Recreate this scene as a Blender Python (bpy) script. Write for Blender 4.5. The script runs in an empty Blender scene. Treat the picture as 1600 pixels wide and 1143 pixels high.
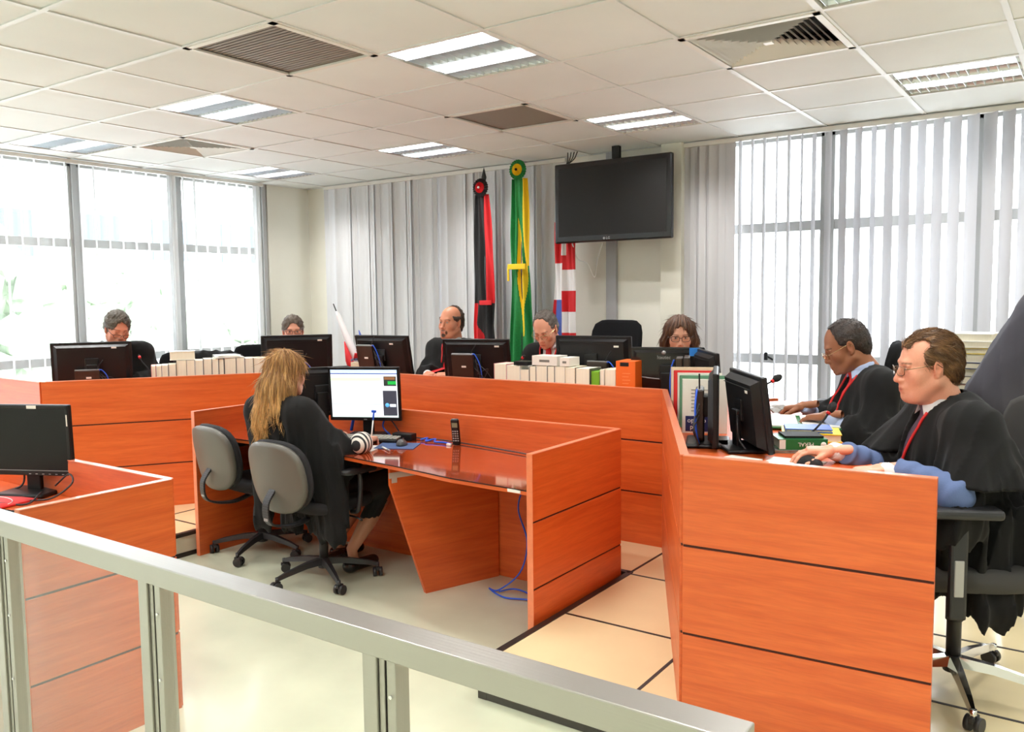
import bpy, bmesh, math, random
import numpy as np
from mathutils import Vector, Matrix, Euler

sc = bpy.context.scene
COL = sc.collection
PI = math.pi
rnd = random.Random(7)

# ------------------------------------------------------------------ camera, world, lights, exposure
cam_d = bpy.data.cameras.new('camera')
cam_d.sensor_width = 36.0
cam_d.lens = 1318.3 / 1600 * 36.0
cam_d.clip_start = 0.05
cam = bpy.data.objects.new('camera', cam_d)
COL.objects.link(cam)
_yaw, _pit, _rol = 2.181, -.082, .011
_f = Vector((math.cos(_yaw) * math.cos(_pit), math.sin(_yaw) * math.cos(_pit), math.sin(_pit)))
_r = _f.cross(Vector((0, 0, 1))).normalized()
_d = _f.cross(_r)
_r2 = math.cos(_rol) * _r + math.sin(_rol) * _d
_d2 = -math.sin(_rol) * _r + math.cos(_rol) * _d
_m = Matrix((_r2, -_d2, -_f)).transposed().to_4x4()
_m.translation = Vector((0, 0, 1.6))
cam.matrix_world = _m
sc.camera = cam

world = bpy.data.worlds.new('world')
sc.world = world
world.use_nodes = True
_bg = world.node_tree.nodes['Background']
_bg.inputs['Color'].default_value = (0.90, 0.96, 1.0, 1)
_bg.inputs['Strength'].default_value = 8.0

sc.view_settings.view_transform = 'Standard'
sc.view_settings.look = 'None'
sc.view_settings.gamma = 1.0
sc.view_settings.use_curve_mapping = False
sc.view_settings.exposure = 0.0
sc.cycles.max_bounces = 8
sc.cycles.diffuse_bounces = 4
sc.cycles.glossy_bounces = 4
sc.cycles.transmission_bounces = 6
sc.cycles.transparent_max_bounces = 12
sc.cycles.sample_clamp_indirect = 6.0
sc.cycles.caustics_reflective = False
sc.cycles.caustics_refractive = False

CEIL = 2.748
TX, TY, TS = -3.4925, 2.394, .625          # ceiling tile lattice


def area_light(name, loc, size, power, color=(1, 1, 1), rot=(0, 0, 0), size_y=None):
    l = bpy.data.lights.new(name, 'AREA')
    l.energy = power
    l.color = color
    l.shape = 'RECTANGLE'
    l.size = size
    l.size_y = size_y or size
    o = bpy.data.objects.new(name, l)
    o.location = loc
    o.rotation_euler = rot
    COL.objects.link(o)
    return o


# daylight through the window walls: soft sky panels just outside the glass
LAMPW = 15.0          # watts of each glowing lamp strip in the ceiling fittings

# ------------------------------------------------------------------ materials
def lin(c):
    return tuple((x / 12.92 if x <= .04045 else ((x + .055) / 1.055) ** 2.4) for x in c)


def rgb(r, g, b):
    return lin((r / 255, g / 255, b / 255))


_mats = {}


def mat(name, color=(.5, .5, .5), rough=.5, metal=0.0, emit=None, estr=0.0, noise=None, bump=None,
        coat=0.0, sheen=0.0, alpha=1.0, spec=.5, attr=None, trans=0.0, sss=0.0):
    if name in _mats:
        return _mats[name]
    m = bpy.data.materials.new(name)
    m.use_nodes = True
    nt = m.node_tree
    b = nt.nodes['Principled BSDF']
    b.inputs['Base Color'].default_value = (*color, 1)
    b.inputs['Roughness'].default_value = rough
    b.inputs['Metallic'].default_value = metal
    b.inputs['Specular IOR Level'].default_value = spec
    b.inputs['Coat Weight'].default_value = coat
    b.inputs['Coat Roughness'].default_value = .08
    b.inputs['Sheen Weight'].default_value = sheen
    b.inputs['Alpha'].default_value = alpha
    b.inputs['Transmission Weight'].default_value = trans
    b.inputs['Subsurface Weight'].default_value = sss
    b.inputs['Subsurface Radius'].default_value = (.01, .004, .002)
    if emit:
        b.inputs['Emission Color'].default_value = (*emit, 1)
        b.inputs['Emission Strength'].default_value = estr
    src = None
    if attr:
        a = nt.nodes.new('ShaderNodeAttribute')
        a.attribute_name = attr
        src = a.outputs['Color']
    if noise:        # (scale, amount, stretch)
        sca, amt = noise[0], noise[1]
        st = noise[2] if len(noise) > 2 else (1, 1, 1)
        tc = nt.nodes.new('ShaderNodeTexCoord')
        mp = nt.nodes.new('ShaderNodeMapping')
        mp.inputs['Scale'].default_value = st
        nz = nt.nodes.new('ShaderNodeTexNoise')
        nz.inputs['Scale'].default_value = sca
        nz.inputs['Detail'].default_value = 5
        mr = nt.nodes.new('ShaderNodeMapRange')
        mr.inputs['From Min'].default_value = .3
        mr.inputs['From Max'].default_value = .7
        mr.inputs['To Min'].default_value = 1 - amt
        mr.inputs['To Max'].default_value = 1 + amt
        nt.links.new(tc.outputs['Object'], mp.inputs['Vector'])
        nt.links.new(mp.outputs[0], nz.inputs['Vector'])
        nt.links.new(nz.outputs[0], mr.inputs[0])
        mx = nt.nodes.new('ShaderNodeVectorMath')
        mx.operation = 'SCALE'
        if src is not None:
            nt.links.new(src, mx.inputs[0])
        else:
            mx.inputs[0].default_value = color
        nt.links.new(mr.outputs[0], mx.inputs['Scale'])
        src = mx.outputs[0]
    if src is not None:
        nt.links.new(src, b.inputs['Base Color'])
    if bump:         # (scale, strength, stretch)
        tc = nt.nodes.new('ShaderNodeTexCoord')
        mp = nt.nodes.new('ShaderNodeMapping')
        mp.inputs['Scale'].default_value = bump[2] if len(bump) > 2 else (1, 1, 1)
        nz = nt.nodes.new('ShaderNodeTexNoise')
        nz.inputs['Scale'].default_value = bump[0]
        nz.inputs['Detail'].default_value = 4
        bp = nt.nodes.new('ShaderNodeBump')
        bp.inputs['Strength'].default_value = bump[1]
        bp.inputs['Distance'].default_value = .01
        nt.links.new(tc.outputs['Object'], mp.inputs['Vector'])
        nt.links.new(mp.outputs[0], nz.inputs['Vector'])
        nt.links.new(nz.outputs[0], bp.inputs['Height'])
        nt.links.new(bp.outputs[0], b.inputs['Normal'])
    _mats[name] = m
    return m


def wood(name, c1, c2, rough=.35, axis=0, coat=.15):
    if name in _mats:
        return _mats[name]
    m = bpy.data.materials.new(name)
    m.use_nodes = True
    nt = m.node_tree
    b = nt.nodes['Principled BSDF']
    tc = nt.nodes.new('ShaderNodeTexCoord')
    mp = nt.nodes.new('ShaderNodeMapping')
    s = [7.0, 7.0, 60.0]
    if axis == 0: s = [2.0, 9.0, 30.0]
    if axis == 1: s = [30.0, 2.0, 9.0]
    if axis == 2: s = [30.0, 30.0, 2.0]
    mp.inputs['Scale'].default_value = s
    n1 = nt.nodes.new('ShaderNodeTexNoise')
    n1.inputs['Scale'].default_value = 1.0
    n1.inputs['Detail'].default_value = 8
    n1.inputs['Distortion'].default_value = .6
    n2 = nt.nodes.new('ShaderNodeTexNoise')
    n2.inputs['Scale'].default_value = 6.0
    n2.inputs['Detail'].default_value = 3
    cr = nt.nodes.new('ShaderNodeValToRGB')
    cr.color_ramp.elements[0].position = .32
    cr.color_ramp.elements[0].color = (*c1, 1)
    cr.color_ramp.elements[1].position = .68
    cr.color_ramp.elements[1].color = (*c2, 1)
    mx = nt.nodes.new('ShaderNodeMix')
    mx.data_type = 'RGBA'
    mx.blend_type = 'MULTIPLY'
    mx.inputs[0].default_value = .25
    cr2 = nt.nodes.new('ShaderNodeValToRGB')
    cr2.color_ramp.elements[0].position = .4
    cr2.color_ramp.elements[0].color = (.74, .70, .66, 1)
    cr2.color_ramp.elements[1].position = .55
    nt.links.new(tc.outputs['Object'], mp.inputs['Vector'])
    nt.links.new(mp.outputs[0], n1.inputs['Vector'])
    nt.links.new(mp.outputs[0], n2.inputs['Vector'])
    nt.links.new(n1.outputs[0], cr.inputs[0])
    nt.links.new(n2.outputs[0], cr2.inputs[0])
    nt.links.new(cr.outputs[0], mx.inputs[6])
    nt.links.new(cr2.outputs[0], mx.inputs[7])
    nt.links.new(mx.outputs[2], b.inputs['Base Color'])
    b.inputs['Roughness'].default_value = rough
    b.inputs['Coat Weight'].default_value = coat
    b.inputs['Coat Roughness'].default_value = .25
    _mats[name] = m
    return m


def thin_glass(name, tint=(1, 1, 1), refl=.06):
    if name in _mats:
        return _mats[name]
    m = bpy.data.materials.new(name)
    m.use_nodes = True
    nt = m.node_tree
    nt.nodes.clear()
    out = nt.nodes.new('ShaderNodeOutputMaterial')
    mix = nt.nodes.new('ShaderNodeMixShader')
    tr = nt.nodes.new('ShaderNodeBsdfTransparent')
    tr.inputs[0].default_value = (*tint, 1)
    gl = nt.nodes.new('ShaderNodeBsdfGlossy')
    gl.inputs['Roughness'].default_value = .02
    lw = nt.nodes.new('ShaderNodeLayerWeight')
    lw.inputs['Blend'].default_value = .5
    pw = nt.nodes.new('ShaderNodeMath'); pw.operation = 'POWER'; pw.inputs[1].default_value = 4.0
    ma = nt.nodes.new('ShaderNodeMath'); ma.operation = 'MULTIPLY_ADD'
    ma.inputs[1].default_value = .85; ma.inputs[2].default_value = refl
    nt.links.new(lw.outputs['Facing'], pw.inputs[0])
    nt.links.new(pw.outputs[0], ma.inputs[0])
    nt.links.new(ma.outputs[0], mix.inputs[0])
    nt.links.new(tr.outputs[0], mix.inputs[1])
    nt.links.new(gl.outputs[0], mix.inputs[2])
    nt.links.new(mix.outputs[0], out.inputs[0])
    _mats[name] = m
    return m


# ------------------------------------------------------------------ mesh helpers
def rotm(rx=0, ry=0, rz=0):
    return Euler((rx, ry, rz)).to_matrix().to_4x4()


class MB:
    """collects shapes; build() links them as one mesh object"""
    def __init__(s):
        s.bm = bmesh.new()
        s.mi = 0

    def _tag(s, faces):
        for f in faces:
            f.material_index = s.mi

    def box(s, c, size, rot=None, bev=0.0, seg=2):
        bm2 = bmesh.new()
        bmesh.ops.create_cube(bm2, size=1.0)
        bmesh.ops.scale(bm2, vec=size, verts=bm2.verts)
        if bev > 0:
            bmesh.ops.bevel(bm2, geom=list(bm2.edges), offset=min(bev, min(size) * .49), segments=seg,
                            profile=.5, affect='EDGES')
        M = Matrix.Translation(c) @ (rot if rot is not None else Matrix.Identity(4))
        s.merge(bm2, M)
        return s

    def merge(s, bm2, M=None):
        vm = {}
        for v in bm2.verts:
            vm[v] = s.bm.verts.new(M @ v.co if M is not None else v.co)
        for f in bm2.faces:
            try:
                nf = s.bm.faces.new([vm[v] for v in f.verts])
                nf.material_index = s.mi
                nf.smooth = f.smooth
            except ValueError:
                pass
        bm2.free()

    def rect(s, x0, y0, z0, x1, y1, z1, bev=0):
        return s.box(((x0 + x1) / 2, (y0 + y1) / 2, (z0 + z1) / 2), (abs(x1 - x0), abs(y1 - y0), abs(z1 - z0)), bev=bev)

    def cyl(s, p0, p1, r0, r1=None, seg=16, smooth=True, caps=True):
        r1 = r0 if r1 is None else r1
        s.tube([p0, p1], [r0, r1], seg, smooth, caps)
        return s

    def tube(s, pts, r, seg=8, smooth=True, caps=True):
        pts = [Vector(p) for p in pts]
        n = len(pts)
        if not hasattr(r, '__len__'):
            r = [r] * n
        rings = []
        t0 = (pts[1] - pts[0]).normalized()
        up = Vector((0, 0, 1)) if abs(t0.z) < .9 else Vector((1, 0, 0))
        nrm = t0.cross(up).normalized()
        for i in range(n):
            if i == 0: t = pts[1] - pts[0]
            elif i == n - 1: t = pts[-1] - pts[-2]
            else: t = pts[i + 1] - pts[i - 1]
            if t.length < 1e-9: t = t0.copy()
            t.normalize()
            nrm = (nrm - t * nrm.dot(t))
            if nrm.length < 1e-6:
                nrm = t.orthogonal()
            nrm.normalize()
            bn = t.cross(nrm)
            rings.append([s.bm.verts.new(pts[i] + (nrm * math.cos(a) + bn * math.sin(a)) * r[i])
                          for a in [2 * PI * k / seg for k in range(seg)]])
        for i in range(n - 1):
            for k in range(seg):
                k2 = (k + 1) % seg
                f = s.bm.faces.new([rings[i][k], rings[i][k2], rings[i + 1][k2], rings[i + 1][k]])
                f.material_index = s.mi
                f.smooth = smooth
        if caps:
            for ring, rev in ((rings[0], True), (rings[-1], False)):
                f = s.bm.faces.new(ring[::-1] if rev else ring)
                f.material_index = s.mi
        return s

    def lathe(s, prof, c=(0, 0, 0), seg=24, M=None):
        rings = []
        for (r, z) in prof:
            ring = []
            for k in range(seg):
                a = 2 * PI * k / seg
                p = Vector((c[0] + r * math.cos(a), c[1] + r * math.sin(a), c[2] + z))
                if M is not None: p = M @ p
                ring.append(s.bm.verts.new(p))
            rings.append(ring)
        for i in range(len(rings) - 1):
            for k in range(seg):
                k2 = (k + 1) % seg
                f = s.bm.faces.new([rings[i][k], rings[i][k2], rings[i + 1][k2], rings[i + 1][k]])
                f.material_index = s.mi
                f.smooth = True
        for ring in (rings[0], rings[-1]):
            try:
                f = s.bm.faces.new(ring)
                f.material_index = s.mi
            except ValueError:
                pass
        return s

    def prism(s, poly, h0, h1, M=None):
        """poly list of (x,y); extruded z h0..h1"""
        a = [s.bm.verts.new((M @ Vector((x, y, h0))) if M is not None else (x, y, h0)) for x, y in poly]
        b = [s.bm.verts.new((M @ Vector((x, y, h1))) if M is not None else (x, y, h1)) for x, y in poly]
        n = len(poly)
        fs = [s.bm.faces.new(a[::-1]), s.bm.faces.new(b)]
        for i in range(n):
            fs.append(s.bm.faces.new([a[i], a[(i + 1) % n], b[(i + 1) % n], b[i]]))
        for f in fs:
            f.material_index = s.mi
        return s

    def quad(s, *ps):
        f = s.bm.faces.new([s.bm.verts.new(p) for p in ps])
        f.material_index = s.mi
        return s

    def mat(s, i):
        s.mi = i
        return s

    def build(s, name, mats, parent=None, loc=(0, 0, 0), rot=(0, 0, 0), smooth=None, recalc=True):
        if recalc:
            bmesh.ops.recalc_face_normals(s.bm, faces=s.bm.faces)
        me = bpy.data.meshes.new(name)
        s.bm.to_mesh(me)
        s.bm.free()
        for m in (mats if isinstance(mats, (list, tuple)) else [mats]):
            me.materials.append(m)
        if smooth:
            me.shade_smooth()
        o = bpy.data.objects.new(name, me)
        o.location = loc
        o.rotation_euler = rot
        if parent is not None:
            o.parent = parent
        COL.objects.link(o)
        return o


def thing(name, label, cat, loc=(0, 0, 0), rz=0.0, group=None, rot=None):
    o = bpy.data.objects.new(name, None)
    o.empty_display_size = .05
    o.location = loc
    o.rotation_euler = rot if rot else (0, 0, rz)
    COL.objects.link(o)
    o['label'] = label
    o['category'] = cat
    if group:
        o['group'] = group
    return o


def tag(o, label, cat, group=None):
    o['label'] = label
    o['category'] = cat
    if group:
        o['group'] = group
    return o


def struct(o):
    o['kind'] = 'structure'
    return o


def kids(o):
    return [c for c in bpy.data.objects if c.parent == o]


def copy_tree(o, parent=None, _k=None):
    if _k is None:
        _k = {}
        for c in bpy.data.objects:
            if c.parent is not None:
                _k.setdefault(c.parent, []).append(c)
    c = o.copy()
    COL.objects.link(c)
    c.parent = parent
    for ch in _k.get(o, []):
        copy_tree(ch, c, _k)
    return c


def bez(pts, n=10):
    """Catmull-Rom through points"""
    P = [Vector(p) for p in pts]
    P = [P[0] * 2 - P[1]] + P + [P[-1] * 2 - P[-2]]
    out = []
    for i in range(1, len(P) - 2):
        for k in range(n):
            t = k / n
            a, b, c, d = P[i - 1], P[i], P[i + 1], P[i + 2]
            out.append(.5 * ((2 * b) + (-a + c) * t + (2 * a - 5 * b + 4 * c - d) * t * t + (-a + 3 * b - 3 * c + d) * t ** 3))
    out.append(P[-2])
    return out


# shared materials
M_wood = wood('cherry_laminate', rgb(203, 86, 31), rgb(221, 105, 45), .38)
M_woodin = wood('cherry_laminate_inner', rgb(200, 84, 31), rgb(218, 102, 44), .42)
M_edge = mat('cherry_edge_gloss', rgb(226, 128, 88), .3, noise=(30, .06), coat=.3)  # gloss along the board edges put into a paler colour
M_groove = mat('dark_groove', rgb(70, 32, 22), .8)
M_black = mat('black_plastic', (.009, .009, .010), .35, spec=.3)
M_blackm = mat('black_matte_plastic', (.012, .012, .013), .6, spec=.25)
M_white = mat('white_paint', (.8, .8, .78), .5)
M_steel = mat('brushed_steel', (.43, .415, .385), .36, 1.0, bump=(3, .06, (1, 60, 60)))
M_chrome = mat('chrome', (.8, .8, .8), .12, 1.0)
M_label = mat('sticker_paper', (.85, .84, .78), .6)
M_bluecable = mat('blue_cable', rgb(35, 90, 215), .45)
M_greycable = mat('grey_cable', (.03, .03, .035), .5)
M_fabric = mat('charcoal_fabric', (.008, .008, .009), .95, spec=.15, bump=(400, .3))
# ------------------------------------------------------------------ the room
X0, X1, Y0, Y1 = -6.95, 3.2, -3.2, 6.2
PZ = .15                                     # raised platform
PX0, PX1, PYF, PYB = -4.66, -1.98, 2.60, 3.90   # sunken clerk area and platform front

M_floor = mat('vinyl_floor', rgb(208, 212, 188), .27, noise=(2.2, .10), coat=.15, bump=(6, .03))
M_plat = mat('platform_vinyl', rgb(233, 216, 172), .2, noise=(1.7, .07), coat=.35)
M_joint = mat('black_edge_strip', rgb(34, 26, 22), .5)
M_riser = mat('riser_panel', rgb(214, 212, 196), .4, noise=(9, .06))
M_wall = mat('painted_wall', rgb(226, 224, 212), .7, noise=(3, .02))
M_wall2 = mat('white_wall_panel', rgb(238, 236, 226), .6)
M_duct = mat('grey_duct', rgb(168, 168, 172), .5)
M_tile = mat('ceiling_tile', (.745, .775, .77), .9, noise=(1.1, .05), bump=(350, .12))
M_tbar = mat('ceiling_tbar', rgb(222, 224, 224), .45)
M_alu = mat('window_aluminium', rgb(176, 176, 174), .45, .3)
M_glass = thin_glass('window_glass')

b = MB()
b.rect(X0 - .3, Y0 - .3, -.1, X1 + .3, Y1 + .3, 0)
struct(b.build('floor', M_floor))

# platform: left of, behind and right of the sunken clerk area
b = MB()
b.rect(X0, PYF, 0.0005, PX0, Y1, PZ)
b.rect(PX0, PYB, 0.0005, PX1, Y1, PZ)
b.rect(PX1, PYF, 0.0005, X1, Y1, PZ)
pl = struct(b.build('floor', [M_plat]))
# riser faces and black edging
b = MB()
e = .004
b.rect(PX1 - e, PYF, .001, PX1, PYB, PZ - .002)
b.rect(PX1, PYF - e, .001, X1, PYF, PZ - .002)
b.rect(PX0, PYF, .001, PX0 + e, PYB, PZ - .002)
b.rect(X0, PYF - e, .001, PX0, PYF, PZ - .002)
b.rect(PX0, PYB - e, .001, PX1, PYB, PZ - .002)
struct(b.build('trim_1', M_riser))
b = MB()
t = .010
def strip(x0, y0, x1, y1, w=.03):
    # black angle along an edge: top lip, bottom lip
    dx, dy = x1 - x0, y1 - y0
    if abs(dx) > abs(dy):
        b.rect(x0, y0 - w / 2 - .003, PZ - .02, x1, y0 + w / 2, PZ + .003)
        b.rect(x0, y0 - .012, 0.001, x1, y0 + .003, .028)
    else:
        b.rect(x0 - w / 2 - .003, y0, PZ - .02, x0 + w / 2, y1, PZ + .003)
        b.rect(x0 - .010, y0, 0.001, x0 + .010, y1, .028)
strip(PX1, PYF - .012, PX1, PYB)
strip(PX1, PYF, X1, PYF)
strip(PX0, PYF, PX0, PYB)
strip(X0, PYF, PX0, PYF)
strip(PX0, PYB, PX1, PYB)
b.rect(PX1 - .012, PYF - .014, 0.001, PX1 + .03, PYF + .003, PZ)
b.rect(PX0 - .03, PYF - .014, 0.001, PX0 + .012, PYF + .003, PZ)
struct(b.build('trim_2', M_joint))
# joints in the platform covering
b = MB()
jw = .007
k = 0
y = 3.22
while y < Y1:
    for (xa, xb) in ((X0, PX0), (PX1, X1)) if y < PYB else ((X0, X1),):
        b.rect(xa, y - jw, PZ, xb, y + jw, PZ + .0015)
    y += .655
for k in range(-8, 9):
    x = -1.35 + .63 * k
    if PX0 < x < PX1 - .05:
        b.rect(x - jw, PYB + .02, PZ, x + jw, Y1, PZ + .0015)
    elif X0 < x < X1 and abs(x - PX1) > .05:
        b.rect(x - jw, PYF + .02, PZ, x + jw, Y1, PZ + .0015)
b.rect(PX1 - jw, PYB, PZ, PX1 + jw, Y1, PZ + .0015)
struct(b.build('trim_3', M_joint))

# ceiling tiles with openings for fittings
holes = {}
for u in range(-5, 12, 3):
    for v in range(-8, 6, 3):
        holes[(u, v)] = 'light'
vents = {(0, 0): 'return', (0, 3): 'return', (-4, 2): 'diffuser', (3, 2): 'diffuser', (-3, -1): 'return', (6, 0): 'return', (3, -4): 'diffuser'}
vents.pop((-3, -1)); 
for kk in list(vents):
    holes[kk] = vents[kk]
b = MB()
g = .010
for u in range(-6, 12):
    for v in range(-9, 7):
        if (u, v) in holes:
            continue
        xa, ya = TX + u * TS + g, TY + v * TS + g
        xb, yb = xa + TS - 2 * g, ya + TS - 2 * g
        xa, xb = max(xa, X0), min(xb, X1)
        ya, yb = max(ya, Y0), min(yb, Y1)
        if xb - xa < .02 or yb - ya < .02:
            continue
        dz = rnd.uniform(0, .0025)
        b.box(((xa + xb) / 2, (ya + yb) / 2, CEIL + .012 + dz), (xb - xa, yb - ya, .016))
struct(b.build('ceiling', M_tile))
b = MB()
for u in range(-6, 13):
    x = TX + u * TS
    if X0 < x < X1:
        b.rect(x - .0125, Y0, CEIL, x + .0125, Y1, CEIL + .005)
for v in range(-9, 8):
    y = TY + v * TS
    if Y0 < y < Y1:
        b.rect(X0, y - .0125, CEIL - .0004, X1, y + .0125, CEIL + .0045)
b.rect(X0, Y1 - .02, CEIL, X1, Y1, CEIL + .005)
b.rect(X0, Y0, CEIL, X0 + .02, Y1, CEIL + .005)
struct(b.build('trim_4', M_tbar))
b = MB()
b.rect(X0 - .3, Y0 - .3, CEIL + .35, X1 + .3, Y1 + .3, CEIL + .4)
struct(b.build('ceiling', mat('slab_concrete', (.3, .3, .3), .9)))

# walls behind the camera
b = MB()
b.rect(X1, Y0, 0, X1 + .2, Y1 + .2, CEIL + .35)
struct(b.build('wall_right', M_wall))
b = MB()
b.rect(X0 - .2, Y0 - .2, 0, X1 + .2, Y0, CEIL + .35)
struct(b.build('wall_front', M_wall))

# left wall: windows y from -3.2 to 5.66, then a beige column
b = MB()
b.rect(X0 - .2, 5.66, 0, X0, Y1 + .2, CEIL + .35)
b.rect(X0 - .2, Y0, CEIL, X0 - .02, 5.66, CEIL + .35)
b.rect(X0 - .2, Y0, 0, X0 - .05, 5.66, .35)
struct(b.build('wall_left', M_wall))
# back wall: corner piece, pier behind the screen
b = MB()
b.rect(X0, Y1, 0, -6.63, Y1 + .2, CEIL + .35)
b.rect(-6.63, Y1 + .02, CEIL, X1, Y1 + .2, CEIL + .35)
b.rect(-6.63, Y1 + .05, 0, X1, Y1 + .2, .35)
b.mat(1)
b.rect(-3.74, Y1 - .04, 0, -2.83, Y1 + .2, CEIL + .35)
b.mat(0)
b.rect(-2.83, Y1 - .12, 0, -2.66, Y1 + .2, CEIL + .35)
b.mat(2)
b.rect(-3.335, Y1 - .075, 0.15, -3.245, Y1 - .04, CEIL)
struct(b.build('wall_back', [M_wall, M_wall2, M_duct]))


def window(n, axis, a0, a1, wallc, mull, trans=(1.075, 2.045)):
    """framed glazing; axis 'y': runs along y at x=wallc ; axis 'x': runs along x at y=wallc"""
    f = MB()
    def bx(a, b_, z0, z1, d0, d1):
        if axis == 'y':
            f.rect(wallc - d1, a, z0, wallc - d0, b_, z1, bev=.003)
        else:
            f.rect(a, wallc + d0, z0, b_, wallc + d1, z1, bev=.003)
    for mm in mull:
        bx(mm - .048, mm + .048, .35, CEIL, .02, .10)
        bx(mm - .022, mm + .022, .35, CEIL, .0, .12)
    for tz in trans:
        bx(a0, a1, tz, tz + .07, .03, .09)
    bx(a0, a1, .35, .42, .02, .1)
    bx(a0, a1, CEIL - .05, CEIL + .0, .02, .1)
    o = struct(f.build('window_%d' % n, M_alu))
    gmb = MB()
    ms = sorted(mull)
    segs = list(zip([a0] + ms, ms + [a1]))
    zs = [.42] + list(trans) + [CEIL]
    if axis == 'y':
        gmb.rect(wallc - .064, a0, .36, wallc - .058, a1, CEIL)
    else:
        gmb.rect(a0, wallc + .058, .36, a1, wallc + .064, CEIL)
    gmb.build('pane', M_glass, o)
    return o


window(1, 'y', Y0, 5.66, X0, [5.62, 4.656, 3.708, 2.76, 1.81, .86, -.09, -1.04, -1.99, -2.94])
window(2, 'x', -6.63, -3.74, Y1, [-6.58, -5.65, -4.7, -3.78], trans=(1.085, 2.04))
window(3, 'x', -2.66, X1, Y1, [-2.62, -1.62, -.64, .36, 1.36, 2.36], trans=(1.085, 2.05))
# handles on the lower opening lights
for nm, loc in (('h', (-6.93, 3.55, 1.13)),):
    pass

# simple outside: pale building and trees across the street, seen only as tints through the glass
M_leaf = mat('haze_paled_foliage', rgb(176, 190, 168), .8, noise=(3, .2))  # leaf green paled in place of haze outside the glass
M_trunk = mat('tree_trunk', rgb(110, 90, 70), .9)
M_bld = mat('pale_building_wall', rgb(200, 205, 210), .8)
def tree(x, y, h, r, seed, label):
    t = thing('tree', label, 'tree', (x, y, -6), group='trees outside the left windows')
    q = random.Random(seed)
    tb = MB(); tb.tube([(0, 0, 0), (.1, 0, h * .5), (0, .1, h * .8)], [.25, .18, .1], 8)
    tb.build('trunk', M_trunk, t)
    cb = MB()
    for i in range(260):
        a, bb = q.uniform(0, 2 * PI), q.uniform(-1, 1)
        rr = r * q.uniform(.3, 1) ** .5
        c = Vector((math.cos(a) * math.sqrt(1 - bb * bb) * rr, math.sin(a) * math.sqrt(1 - bb * bb) * rr, h * .8 + bb * rr * .8))
        s_ = q.uniform(.25, .5)
        bm2 = bmesh.new()
        bmesh.ops.create_icosphere(bm2, subdivisions=1, radius=s_)
        for v in bm2.verts: v.co *= q.uniform(.7, 1.2)
        cb.merge(bm2, Matrix.Translation(c))
    cb.build('crown', M_leaf, t)
    return t
tree(-17, 6.2, 9.0, 2.3, 1, 'leafy tree standing outside the left windows, the one nearest the room corner')
tree(-15, 11.8, 8.0, 1.7, 2, 'leafy tree standing outside beyond the window beside the beige column')
tree(-21, 11.5, 9.0, 2.0, 3, 'leafy tree outside, behind the column-side tree')
bld = thing('building', 'pale grey office building across the street outside the left windows', 'building', (-30, 14, -8))
bb_ = MB(); bb_.rect(-3, -12, 0, 3, 12, 13.5); bb_.build('wall', M_bld, bld)
for k in range(8):
    for zz in (4.5, 8, 11):
        bb_ = MB(); bb_.rect(3, -11 + k * 2.8, zz, 3.05, -9.4 + k * 2.8, zz + 1.4)
        bb_.build('window', mat('dark_window_glass', (.1, .14, .18), .1), bld)
# ------------------------------------------------------------------ ceiling fittings
M_louver = mat('louver_aluminium', (.80, .85, .92), .22, .55)
M_lampw = mat('fluorescent_tube', (1, 1, 1), .4, emit=(1, .97, .92), estr=16.0)
M_vent = mat('vent_grey_metal', rgb(132, 124, 116), .5)
M_ventw = mat('vent_white_metal', rgb(226, 224, 218), .45)
M_dark = mat('duct_dark', (.02, .02, .022), .9)

def make_light():
    t = thing('ceiling_light', 'x', 'ceiling light', (0, 0, 0))
    S = TS / 2 - .012
    h = MB()
    # housing: open box
    h.rect(-S, -S, .085, S, S, .09)
    h.rect(-S, -S, .0, -S + .004, S, .09); h.rect(S - .004, -S, 0, S, S, .09)
    h.rect(-S, -S, .0, S, -S + .004, .09); h.rect(-S, S - .004, 0, S, S, .09)
    h.build('housing', M_ventw, t)
    # parabolic troughs run along x, 4 of them
    for j in range(4):
        yc = -S + (j + .5) * (2 * S / 4)
        w = 2 * S / 4 / 2 - .002
        r = MB()
        prof = [(-w, .004), (-w * .9, .03), (-w * .6, .055), (-w * .25, .066), (w * .25, .066), (w * .6, .055), (w * .9, .03), (w, .004)]
        vs = [[r.bm.verts.new((x, yc + p[0], p[1])) for p in prof] for x in (-S + .006, S - .006)]
        for i in range(len(prof) - 1):
            f = r.bm.faces.new([vs[0][i], vs[0][i + 1], vs[1][i + 1], vs[1][i]]); f.smooth = True
        for i in range(13):
            x = -S + .02 + i * (2 * S - .04) / 12
            a = [r.bm.verts.new((x + dx, yc + dy, dz)) for dx, dy, dz in ((-.001, -w, .006), (-.001, w, .006), (-.004, w, .04), (-.004, -w, .04))]
            c = [r.bm.verts.new((x + dx, yc + dy, dz)) for dx, dy, dz in ((.001, -w, .006), (.001, w, .006), (.004, w, .04), (.004, -w, .04))]
            r.bm.faces.new(a); r.bm.faces.new(c[::-1]); r.bm.faces.new([a[0], c[0], c[1], a[1]])
        r.build('louver', M_louver, t, recalc=False)
        if j % 2 == 0:
            tb = MB(); tb.cyl((-S + .01, yc, .052), (S - .01, yc, .052), .013, seg=12)
            tb.build('tube', M_lampw, t)
    return t

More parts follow.
